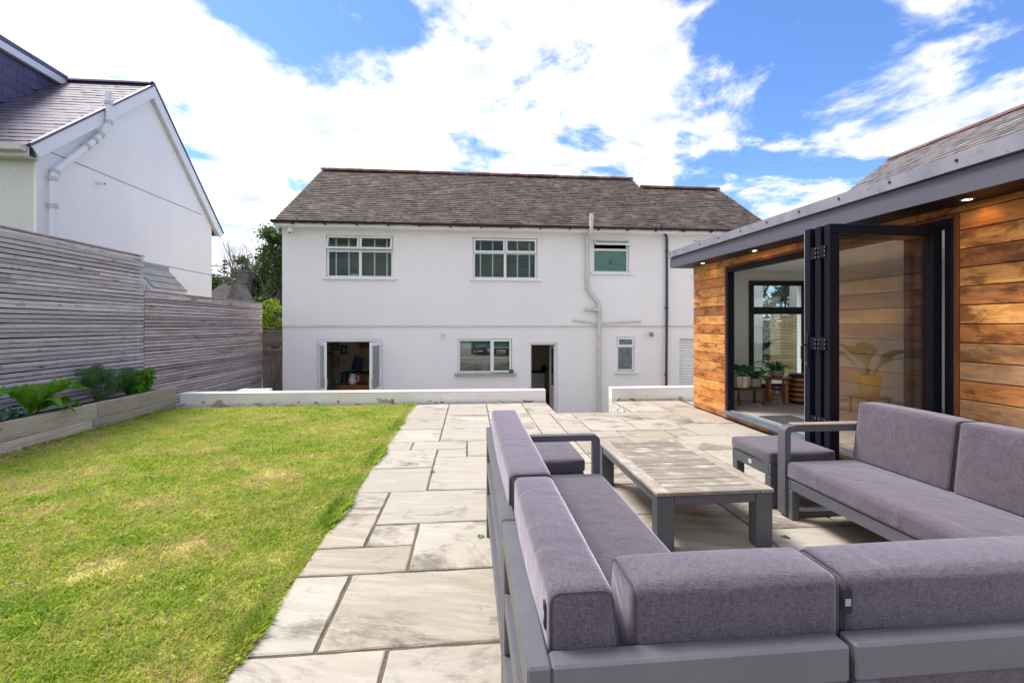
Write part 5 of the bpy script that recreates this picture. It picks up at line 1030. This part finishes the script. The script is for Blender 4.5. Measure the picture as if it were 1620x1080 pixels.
s2 = footstool(2.29, 2.835, 3.275, 3.80, 'grey footstool with small white label between coffee table and folding doors')
B('label', 'label_white', s2, 2.2955, 2.2975, 3.52, 3.555, .275, .305, b=0); B('label_mark', 'sofa_frame', s2, 2.2945, 2.2954, 3.53, 3.545, .285, .296, b=0)
tbx0, tbx1, tby0, tby1, tz = 1.152, 1.922, 2.708, 3.982, .37
ct = root('coffee_table', ((tbx0 + tbx1) / 2, (tby0 + tby1) / 2, 0), 'low weathered teak slatted coffee table with dark grey metal legs', 'table')
for x in (tbx0 + .006, tbx1 - .116):
    for y in (tby0 + .006, tby1 - .092): B('leg', 'table_leg', ct, x, x + .11, y, y + .086, .001, tz - .027, b=.005)
for a in (tby0 + .012, tby1 - .042): B('apron', 'table_leg', ct, tbx0 + .117, tbx1 - .117, a, a + .03, tz - .085, tz - .028, b=.004)
for a in (tbx0 + .012, tbx1 - .042): B('apron', 'table_leg', ct, a, a + .03, tby0 + .093, tby1 - .093, tz - .085, tz - .028, b=.004)
bw = .088
for x in (tbx0, tbx1 - bw): B('border_board', 'teak_grey_long', ct, x, x + bw, tby0, tby1, tz - .026, tz, b=.004)
for y in (tby0 + .002, tby1 - bw - .002): B('end_board', 'teak_grey', ct, tbx0 + bw + .002, tbx1 - bw - .002, y, y + bw, tz - .026, tz - .0005, b=.004)
ns = 15; yy0, yy1 = tby0 + bw + .006, tby1 - bw - .006; pt = (yy1 - yy0) / ns
for k in range(ns): dz = rng.uniform(-.002, .0005); B('slat', 'teak_grey', ct, tbx0 + bw + .003, tbx1 - bw - .003, yy0 + k * pt + .003, yy0 + (k + 1) * pt - .003, tz - .022, tz + dz, b=.003)
for (x, y) in ((1.42, 2.62), (2.06, 2.84)):
    lf = leaf_blade((x, y, .006), (rng.uniform(-1, 1), rng.uniform(-1, 1)), .06, .014, .6, n=5, stalk=.15, up=.12, wave=.004).build('fallen_leaf', 'bark', None, recalc=False)
    setp(lf, 'small dry brown leaf on the slabs ' + ('under the coffee table' if x < 2 else 'in front of the right sofa'), 'leaf', 'fallen leaves')

# ------------------------------------------------------------------ neighbouring house on the left
NX = -8.5; ny0, ny1 = 9.83, 15.97; ez = 5.0; ay = 13.0; az = 7.72
nb = root('house', (-12, 12.9, GZ), 'white neighbouring house with purple slate roof and slate-hung dormer on the left', 'house')
MB().prism([(NX, ny0 + .006, GZ), (NX, ny1, GZ), (NX, ny1, ez - .1), (NX, ay, az - .2), (NX, ny0 + .006, ez + .02)], (-.05, 0, 0)).build('gable_wall', 'render_neighbour', nb)
B('front_wall', 'pebbledash', nb, NX - 8, NX - .051, ny0 + .004, ny0 + .25, GZ, ez, b=0); B('corner_strip', 'render_neighbour', nb, NX - .05, NX - .001, ny0 - .004, ny0 + .003, GZ, ez - .02, b=0); B('rear_wall', 'pebbledash', nb, NX - 8, NX - .251, ny1 - .25, ny1 - .004, GZ, ez - .15, b=0)
for z, a, b in ((4.925, ny0 + .01, 15.4), (3.06, 12.3, ny1)): B('expansion_bead', 'lead', nb, NX - .002, NX + .004, a, b, z, z + .022, b=0)
n_ = Vector((0, -(az - ez), (ay - ny0))).normalized(); vN = Vector((0, ay - ny0 + .25, az - ez + .25 * (az - ez) / (ay - ny0))); eN = Vector((0, ny0 - .25, ez - .25 * (az - ez) / (ay - ny0) + .05))
rf = MB(); zz = lambda y: az - abs(y - ay) * ((az - ez) / (ay - ny0) if y < ay else (az - ez + .12) / (ny1 - ay))
ye0, ye1 = ny0 - .25, ny1 + .45
rf.prism([(NX + .10, ye0, zz(ye0)), (NX + .10, ay, az), (NX - 8, ay, az), (NX - 8, ye0, zz(ye0))], (0, 0, .09)); rf.prism([(NX + .10, ay, az), (NX + .10, ye1, zz(ye1)), (NX - 8, ye1, zz(ye1)), (NX - 8, ay, az)], (0, 0, .09)); rf = rf.build('roof', 'slate_purple', nb)
tfm = MB(); sl_ = (az - ez) / (ay - ny0); v_ = Vector((0, 1, sl_)).normalized(); nn = Vector((0, -sl_, 1)).normalized()
tile_field(tfm, Vector((NX - 8, ye0 - .04, zz(ye0) + .095 - .04 * sl_)), (1, 0, 0), v_, nn, 8.09, (ay - ye0 + .04) * math.sqrt(1 + sl_ * sl_), .30, .20, .012, .001); tfm.build('roof_slates', 'slate_purple', rf, recalc=False, kind='stuff')
for yA, yB in ((ye0, ay), (ay, ye1)):
    a = Vector((NX + .11, yA, zz(yA) + .075)); b = Vector((NX + .11, yB, zz(yB) + .075)); M = Matrix.Translation(a) @ Matrix.Rotation(math.atan2((b - a).z, (b - a).y), 4, 'X'); L_ = (b - a).length
    k_ = .004 if yA == ay else 0
    MB().box(-.002 - k_, .028 - k_, .0, L_, -.24, .0, .004, M=M).build('bargeboard', 'upvc', nb); MB().box(-.03, .05 - k_, 0, L_, .003, .05, .006, M=M).build('verge_trim', 'slate_panel', nb); MB().box(-.11, -.003, .1, L_ - .1, -.24, -.225, 0, M=M).build('verge_soffit', 'upvc_dull', nb)
ridge_run(NX - 8, NX + .12, ay, az + .09, rf, .45, 'slate_panel')
gtn = MB(); gtn.prism([(NX - 8, ye0 - .16, zz(ye0) + .06), (NX - 8, ye0 - .15, zz(ye0) - .05), (NX - 8, ye0 - .03, zz(ye0) - .06), (NX - 8, ye0 - .02, zz(ye0) + .07)], (8.06, 0, 0)); gtn.build('gutter', 'upvc_dull', nb); B('eaves_fascia', 'upvc_dull', nb, NX - 8, NX + .08, ye0 - .018, ye0 + .01, zz(ye0) - .14, zz(ye0) + .05, b=.003); B('eaves_soffit', 'upvc_dull', nb, NX - 8, NX + .05, ye0 + .011, ny0 - .005, zz(ye0) - .13, zz(ye0) - .115, b=0)
# dormer with slate-hung cheek
DX = onY(110, 130, ay).x - .12; dz = az + .02
dm = MB(); dm.prism([(DX - .02, ye0 + 1.0, zz(ye0 + 1.0)), (DX - .02, ye0 + 1.0, dz - .15), (DX - .02, ay - .1, dz - .15), (DX - .02, ay - .1, az - .12)], (-4, 0, 0)); dm = dm.build('dormer', 'black_plain', nb)
B('dormer_roof', 'slate_panel', nb, DX - 4.2, DX + .14, ye0 + .4, ay + .06, dz + .06, dz + .17, b=.01); B('dormer_fascia', 'upvc', nb, DX + .095, DX + .125, ye0 + .4, ay - .08, dz - .115, dz + .058, b=.003); B('dormer_soffit', 'upvc_dull', nb, DX, DX + .094, ye0 + .4, ay - .15, dz - .115, dz - .1, b=0)
sh, sw = .235, .33; r_ = 0; z = dz - .13
while z > ez:
    y = ye0 + 1.0 + (r_ % 2) * sw / 2
    while y < ay - .1:
        y2 = min(y + sw, ay - .1); zlow = zz(y) + .09
        if z > zlow - .05 and y2 - y > .05:
            zb = max(z - sh, zlow - .03)
            if z - zb > .03:
                poly = [(DX - .019, y + .003, max(z - sh, zz(y) + .03)), (DX - .019, y2 - .006, min(z - .01, max(z - sh, zz(y2) + .03))), (DX - .019, y2 - .006, z - .008), (DX - .019, y + .004, z - .008)]
                MB().prism(poly, (.020 + rng.uniform(0, .006), 0, 0)).build('hung_slate', 'slate_panel', dm)
        y += sw
    z -= sh; r_ += 1
# soil pipe on the gable
def gp(px, py, off=.09): return onX(px, py, NX + off)
P = [gp(172, 145, .2), gp(172, 197, .2), gp(157, 216, .1), gp(84, 274, .1), gp(83, 380, .1)]; P = [P[0], P[1], P[2], P[3], Vector((P[4].x, P[3].y, GZ))]
gpipe = root('soil_pipe', (P[4].x, P[4].y, GZ), 'white drain pipe bending down the gable of the left house', 'pipe'); MB().tube(fillet(P, .14, 5), .062, 14).build('pipe', 'upvc', gpipe, smooth=True)
for a, b, t in ((0, 1, .35), (0, 1, .93), (1, 2, .85), (2, 3, .12), (2, 3, .3), (2, 3, .97), (3, 4, .02), (3, 4, .12)):
    d_ = (P[b] - P[a]); c_ = P[a] + d_ * t; MB().tube([c_ - d_.normalized() * .04, c_ + d_.normalized() * .04], .080, 14).build('collar', 'upvc_dull', gpipe, smooth=True)
c_ = gp(152, 289, 0); ov = root('overflow_pipe', c_, 'short white overflow pipe stub on the left house gable', 'pipe'); MB().tube([c_ - Vector((.01, 0, 0)), c_ + Vector((.16, .03, -.01))], .035, 12).build('stub', 'upvc', ov, smooth=True); MB().tube([c_ + Vector((.155, .03, -.01)), c_ + Vector((.162, .03, -.01))], .026, 10).build('bore', 'black_plain', ov)
# window canopy with fretwork on the neighbour's gable
cn = root('window_canopy', (NX, 13.2, 2.3), 'small slate canopy with white fretwork bracket on the left house gable', 'canopy')
cy0, cy1 = 12.40, 13.79; T0 = Vector((NX + .03, 0, 2.93)); T1 = Vector((NX + .50, 0, 2.385)); dv = T1 - T0
B('flashing', 'lead', cn, NX + .001, NX + .02, cy0, cy1, 2.90, 3.05, b=.002); MB().prism([(T0.x, cy0, T0.z - .03), (T1.x, cy0, T1.z - .03), (T1.x, cy0, T1.z - .06), (T0.x, cy0, T0.z - .06)], (0, cy1 - cy0, 0)).build('deck', 'upvc_dull', cn)
for r_ in range(3):
    for k in range(6):
        ya = cy0 + (k - (r_ % 2) * .5) * .26; yb = min(ya + .255, cy1); ya = max(ya, cy0)
        if yb - ya < .04: continue
        p0 = T0 + dv * (r_ / 3); p1 = T0 + dv * ((r_ + 1.06) / 3); nv = Vector((-dv.z, 0, dv.x)).normalized() * -1; nv = nv if nv.z > 0 else -nv
        MB().prism([p0 + Vector((0, ya, 0)) - nv * .02, p0 + Vector((0, yb, 0)) - nv * .02, p1 + Vector((0, yb, 0)) + nv * .006, p1 + Vector((0, ya, 0)) + nv * .006], nv * .012).build('slate', 'concrete', cn)
for yb in (cy0 + .02, cy1 - .08):
    m_ = MB(); m_.prism([(T0.x, yb, T0.z - .06), (T1.x, yb, T1.z - .06), (T1.x, yb, T1.z - .16), (T0.x, yb, T0.z - .16)], (0, .05, 0)); m_.box(NX + .002, NX + .05, yb, yb + .05, 2.2, T0.z - .161)
    m_.box(NX + .051, T1.x - .03, yb + .001, yb + .049, T1.z - .13, T1.z - .085)
    for k in range(5): x = NX + .10 + k * .08; m_.box(x, x + .03, yb + .006, yb + .044, T1.z - .084, T0.z + (x - T0.x) * dv.z / dv.x - .15)
    m_.build('fretwork_bracket', 'upvc', cn)
m_ = MB()
for k in range(22): yk = cy0 + .03 + k * .062; m_.prism([(T1.x - .01, yk, T1.z - .06), (T1.x - .01, yk + .05, T1.z - .06), (T1.x - .01, yk + .025, T1.z - .12)], (-.015, 0, 0))
m_.build('scallop_trim', 'upvc', cn)
ae = onX(346, 420, NX + .25); an = root('wall_aerial', (NX, ae.y, ae.z), 'small aerial bracket on the far corner of the left house', 'aerial')
m_ = MB(); m_.tube([(NX - .05, ae.y, ae.z), (NX + .30, ae.y + .3, ae.z)], .018, 8); m_.tube([(NX + .28, ae.y + .3, ae.z - .22), (NX + .28, ae.y + .3, ae.z + .22)], .02, 8); m_.build('mast', 'lead', an)
m_ = MB()
for k in range(4): m_.box(NX + .22, NX + .36, ae.y + .28, ae.y + .33, ae.z - .2 + k * .12, ae.z - .14 + k * .12, .006)
m_.build('elements', 'pipe_charcoal', an)

# ------------------------------------------------------------------ neighbour's roof beyond the garden room
rxr, rye = 13.0, 13.0; rzr = CAMH + .3964 * rxr; sl3 = .74; ex = 9.3
rh = root('house', (13, 6, GZ), 'neighbouring house with grey slate roof rising behind the garden room', 'house')
ezr = rzr - (rxr - ex) * sl3
MB().prism([(ex + .3, rye - .15, GZ), (2 * rxr - ex - .3, rye - .15, GZ), (2 * rxr - ex - .3, rye - .15, ezr + .1), (rxr, rye - .15, rzr - .15), (ex + .3, rye - .15, ezr + .1)], (0, -.25, 0)).build('gable_wall', 'render_neighbour', rh)
B('side_wall', 'render_neighbour', rh, ex + .3, ex + .55, -3, rye - .41, GZ, ezr + .1, b=0)
rr_ = MB(); rr_.prism([(ex, -3, ezr), (rxr, -3, rzr), (rxr, rye, rzr), (ex, rye, ezr)], (0, 0, -.1)); rr_.prism([(2 * rxr - ex, -3, ezr), (rxr, -3, rzr), (rxr, rye, rzr), (2 * rxr - ex, rye, ezr)], (0, 0, -.1)); rr_ = rr_.build('roof', 'slate_grey', rh)
tfm = MB(); tile_field(tfm, Vector((ex, rye, ezr + .002)), (0, -1, 0), (1, 0, sl3), (-sl3, 0, 1), 13.0, (rxr - ex) * math.sqrt(1 + sl3 * sl3), .30, .19, .016, .012); tfm.build('roof_slates', 'slate_grey', rh and rr_, recalc=False, kind='stuff')
rd0 = None
for k in range(34):
    if rd0 is None: rd0 = MB().prism([(rxr - .16, rye, rzr - .06), (rxr, rye, rzr + .07), (rxr + .16, rye, rzr - .06), (rxr, rye, rzr + .04)], (0, -.44, 0)).build('ridge_tile', 'ridge_red', rr_)
    else: clone(rd0, (0, -.45 * k, 0), rr_)
# fence and trees seen through the garden room window
nf = root('slatted_fence', (8.9, 11.4, 0), 'golden slatted fence seen through the window of the garden room', 'fence'); 
B('footing_wall', 'paint_wall', nf, 8.0, 10.6, 11.38, 11.55, GZ, .02, b=.006)
for k in range(22): B('slat', 'fence_new', nf, 8.0, 10.6, 11.38, 11.40, .04 + k * .083, .108 + k * .083, b=.003)
for x in (8.02, 8.55, 9.6): B('post', 'fence_new', nf, x, x + .08, 11.402, 11.47, .02, 1.9, b=.004)

# ------------------------------------------------------------------ trees and the far house
def leafy_tree(name, base, label, crown, n, size, leafmat, trunk_h, r0, bark='bark', asp=.5):
    r_ = root(name, base, label, 'tree'); b = Vector(base); m_ = MB(); tp = b + Vector((rng.uniform(-.1, .1), 0, trunk_h)); m_.tube([b, b + Vector((.05, 0, trunk_h * .5)), tp], [r0, r0 * .8, r0 * .6], 10)
    cs = [b + Vector(c[:3]) for c in crown]
    for c in cs: stems(m_, tp, [c], r0 * .4, r0 * .08, 6)
    m_.build('trunk', bark, r_, smooth=True); V, T = leaf_cloud(n, [tuple(c) for c in cs], [c[3:] for c in crown], size, asp, up=.8, shell=.35); np_mesh('crown', V, 4, T, leafmat, r_, kind='stuff'); return r_
def clump_crown(n, w, d, z0, z1, rr, seed, taper=.5):
    q = random.Random(seed); out = []
    for _ in range(n):
        t = q.random(); z = z0 + (z1 - z0) * t; k = 1 - taper * t ** 1.5; a = q.uniform(0, 6.28); rad = q.random() ** .5; s_ = rr * q.uniform(.6, 1.3); out.append((math.cos(a) * w * k * rad, math.sin(a) * d * k * rad, z, s_, s_, s_ * .7))
    return out
def at_px(px, Y): return onY(px, 515, Y).x
leafy_tree('evergreen_tree', (at_px(440, 21), 21, GZ), 'tall dark evergreen tree beside the left corner of the white house', clump_crown(90, 1.3, 1.2, 1.2, 6.9, .36, 3, .6), 30000, .06, 'foliage_dark', 4.2, .16)
leafy_tree('leafy_tree', (at_px(405, 27), 27, GZ), 'rounded green tree behind the bare branches in the gap between houses', clump_crown(60, 2.2, 1.5, 2.4, 6.2, .55, 5, .55), 14000, .10, 'foliage_mid', 3.4, .16)
leafy_tree('leafy_tree', (at_px(352, 34), 34, GZ), 'far green tree left of the distant stone chimney', clump_crown(50, 2.9, 1.8, 3.2, 5.7, .65, 8, .3), 10000, .12, 'foliage_hedge', 3.2, .2)
leafy_tree('leafy_tree', (at_px(388, 36), 36, GZ), 'far olive tree right of the distant stone chimney', clump_crown(50, 2.6, 1.8, 3.0, 6.2, .65, 9, .4), 10000, .12, 'foliage_hedge', 3.2, .2)
leafy_tree('lime_shrub', (at_px(430, 16.2), 16.2, GZ), 'yellow-green shrub above the side gate', clump_crown(46, .8, .6, 1.0, 3.3, .20, 12, .6), 6000, .05, 'foliage_lime', 1.2, .05)
leafy_tree('leafy_tree', (10.6, 16.5, GZ), 'green tree seen through the garden room window', clump_crown(60, 2.6, 2.0, 1.2, 5.4, .55, 21, .4), 12000, .10, 'foliage_mid', 2.4, .15)
bt_ = root('bare_tree', (at_px(424, 26), 26, GZ), 'bare branching tree in the gap between the two houses', 'tree')
bm_ = MB(); q = random.Random(4)
def branch(m_, p, d, L_, r, lev):
    pts = [p]; 
    for i in range(4): d = (d + Vector((q.uniform(-.12, .12), q.uniform(-.1, .1), q.uniform(-.02, .10)))).normalized(); pts.append(pts[-1] + d * L_ / 4)
    m_.tube(pts, [r * (1 - .13 * i) for i in range(5)], 6 if lev < 2 else 4, caps=False)
    if lev < 4:
        for k in range(3 if lev else 5):
            i = q.choice((2, 3, 4)); dd = (d + Vector((q.uniform(-.75, .55), q.uniform(-.4, .4), q.uniform(-.1, .5)))).normalized(); branch(m_, pts[i], dd, L_ * q.uniform(.55, .8), r * .52, lev + 1)
bx = at_px(424, 26); branch(bm_, Vector((bx, 26, GZ)), Vector((-.12, 0, 1)), 3.0, .11, 0)
for a, L_ in ((-.5, 3.2), (-.8, 2.8), (-.3, 3.4), (.05, 3.0), (-1.1, 2.6)): branch(bm_, Vector((bx - .15, 26, 1.7)), Vector((a, 0, .8)).normalized(), L_ * .62, .05, 1)
bm_.build('trunk', 'bark_pale', bt_, smooth=True, recalc=False)
fy = 24; fx0, fx1 = at_px(300, fy), at_px(372, fy); fh = root('stone_cottage', ((fx0 + fx1) / 2, fy, GZ), 'distant grey cottage roof with stone chimney in the gap between houses', 'house')
zt1 = onY(350, 440, fy).z; zb1 = onY(350, 476, fy).z
MB().prism([(fx0, fy, zb1 - .3), (fx1 - .2, fy, zb1 - .3), (fx1 - .75, fy + 3, zt1), (fx0, fy + 3, zt1)], (0, 0, -.12)).build('roof', 'cottage_tile', fh); B('wall', 'stone_grey', fh, fx0, fx1, fy + .3, fy + 6, GZ, zb1 - .45, b=0)
gx = at_px(371, fy - .5); MB().prism([(gx - .55, fy - .5, zb1 - 1), (gx + .55, fy - .5, zb1 - 1), (gx + .46, fy - .5, zb1 - .1), (gx - .05, fy - .5, zb1 + .85), (gx - .46, fy - .5, zb1 - .1)], (0, 1.2, 0)).build('gable', 'stone_grey', fh)
cx = at_px(361, fy); zc = onY(361, 426, fy).z; B('chimney_stack', 'stone_grey', fh, cx - .27, cx + .27, fy + 1.4, fy + 2.2, zb1, zc, b=.01); B('chimney_cap', 'stone_grey', fh, cx - .31, cx + .31, fy + 1.35, fy + 2.25, zc + .001, zc + .12, b=.02)
for dx in (-.13, .13): MB().lathe([(.08, 0), (.07, .2), (.085, .22), (.08, .25)], (cx + dx, fy + 1.8, zc + .121), 12).build('chimney_pot', 'ridge_red', fh, smooth=True)
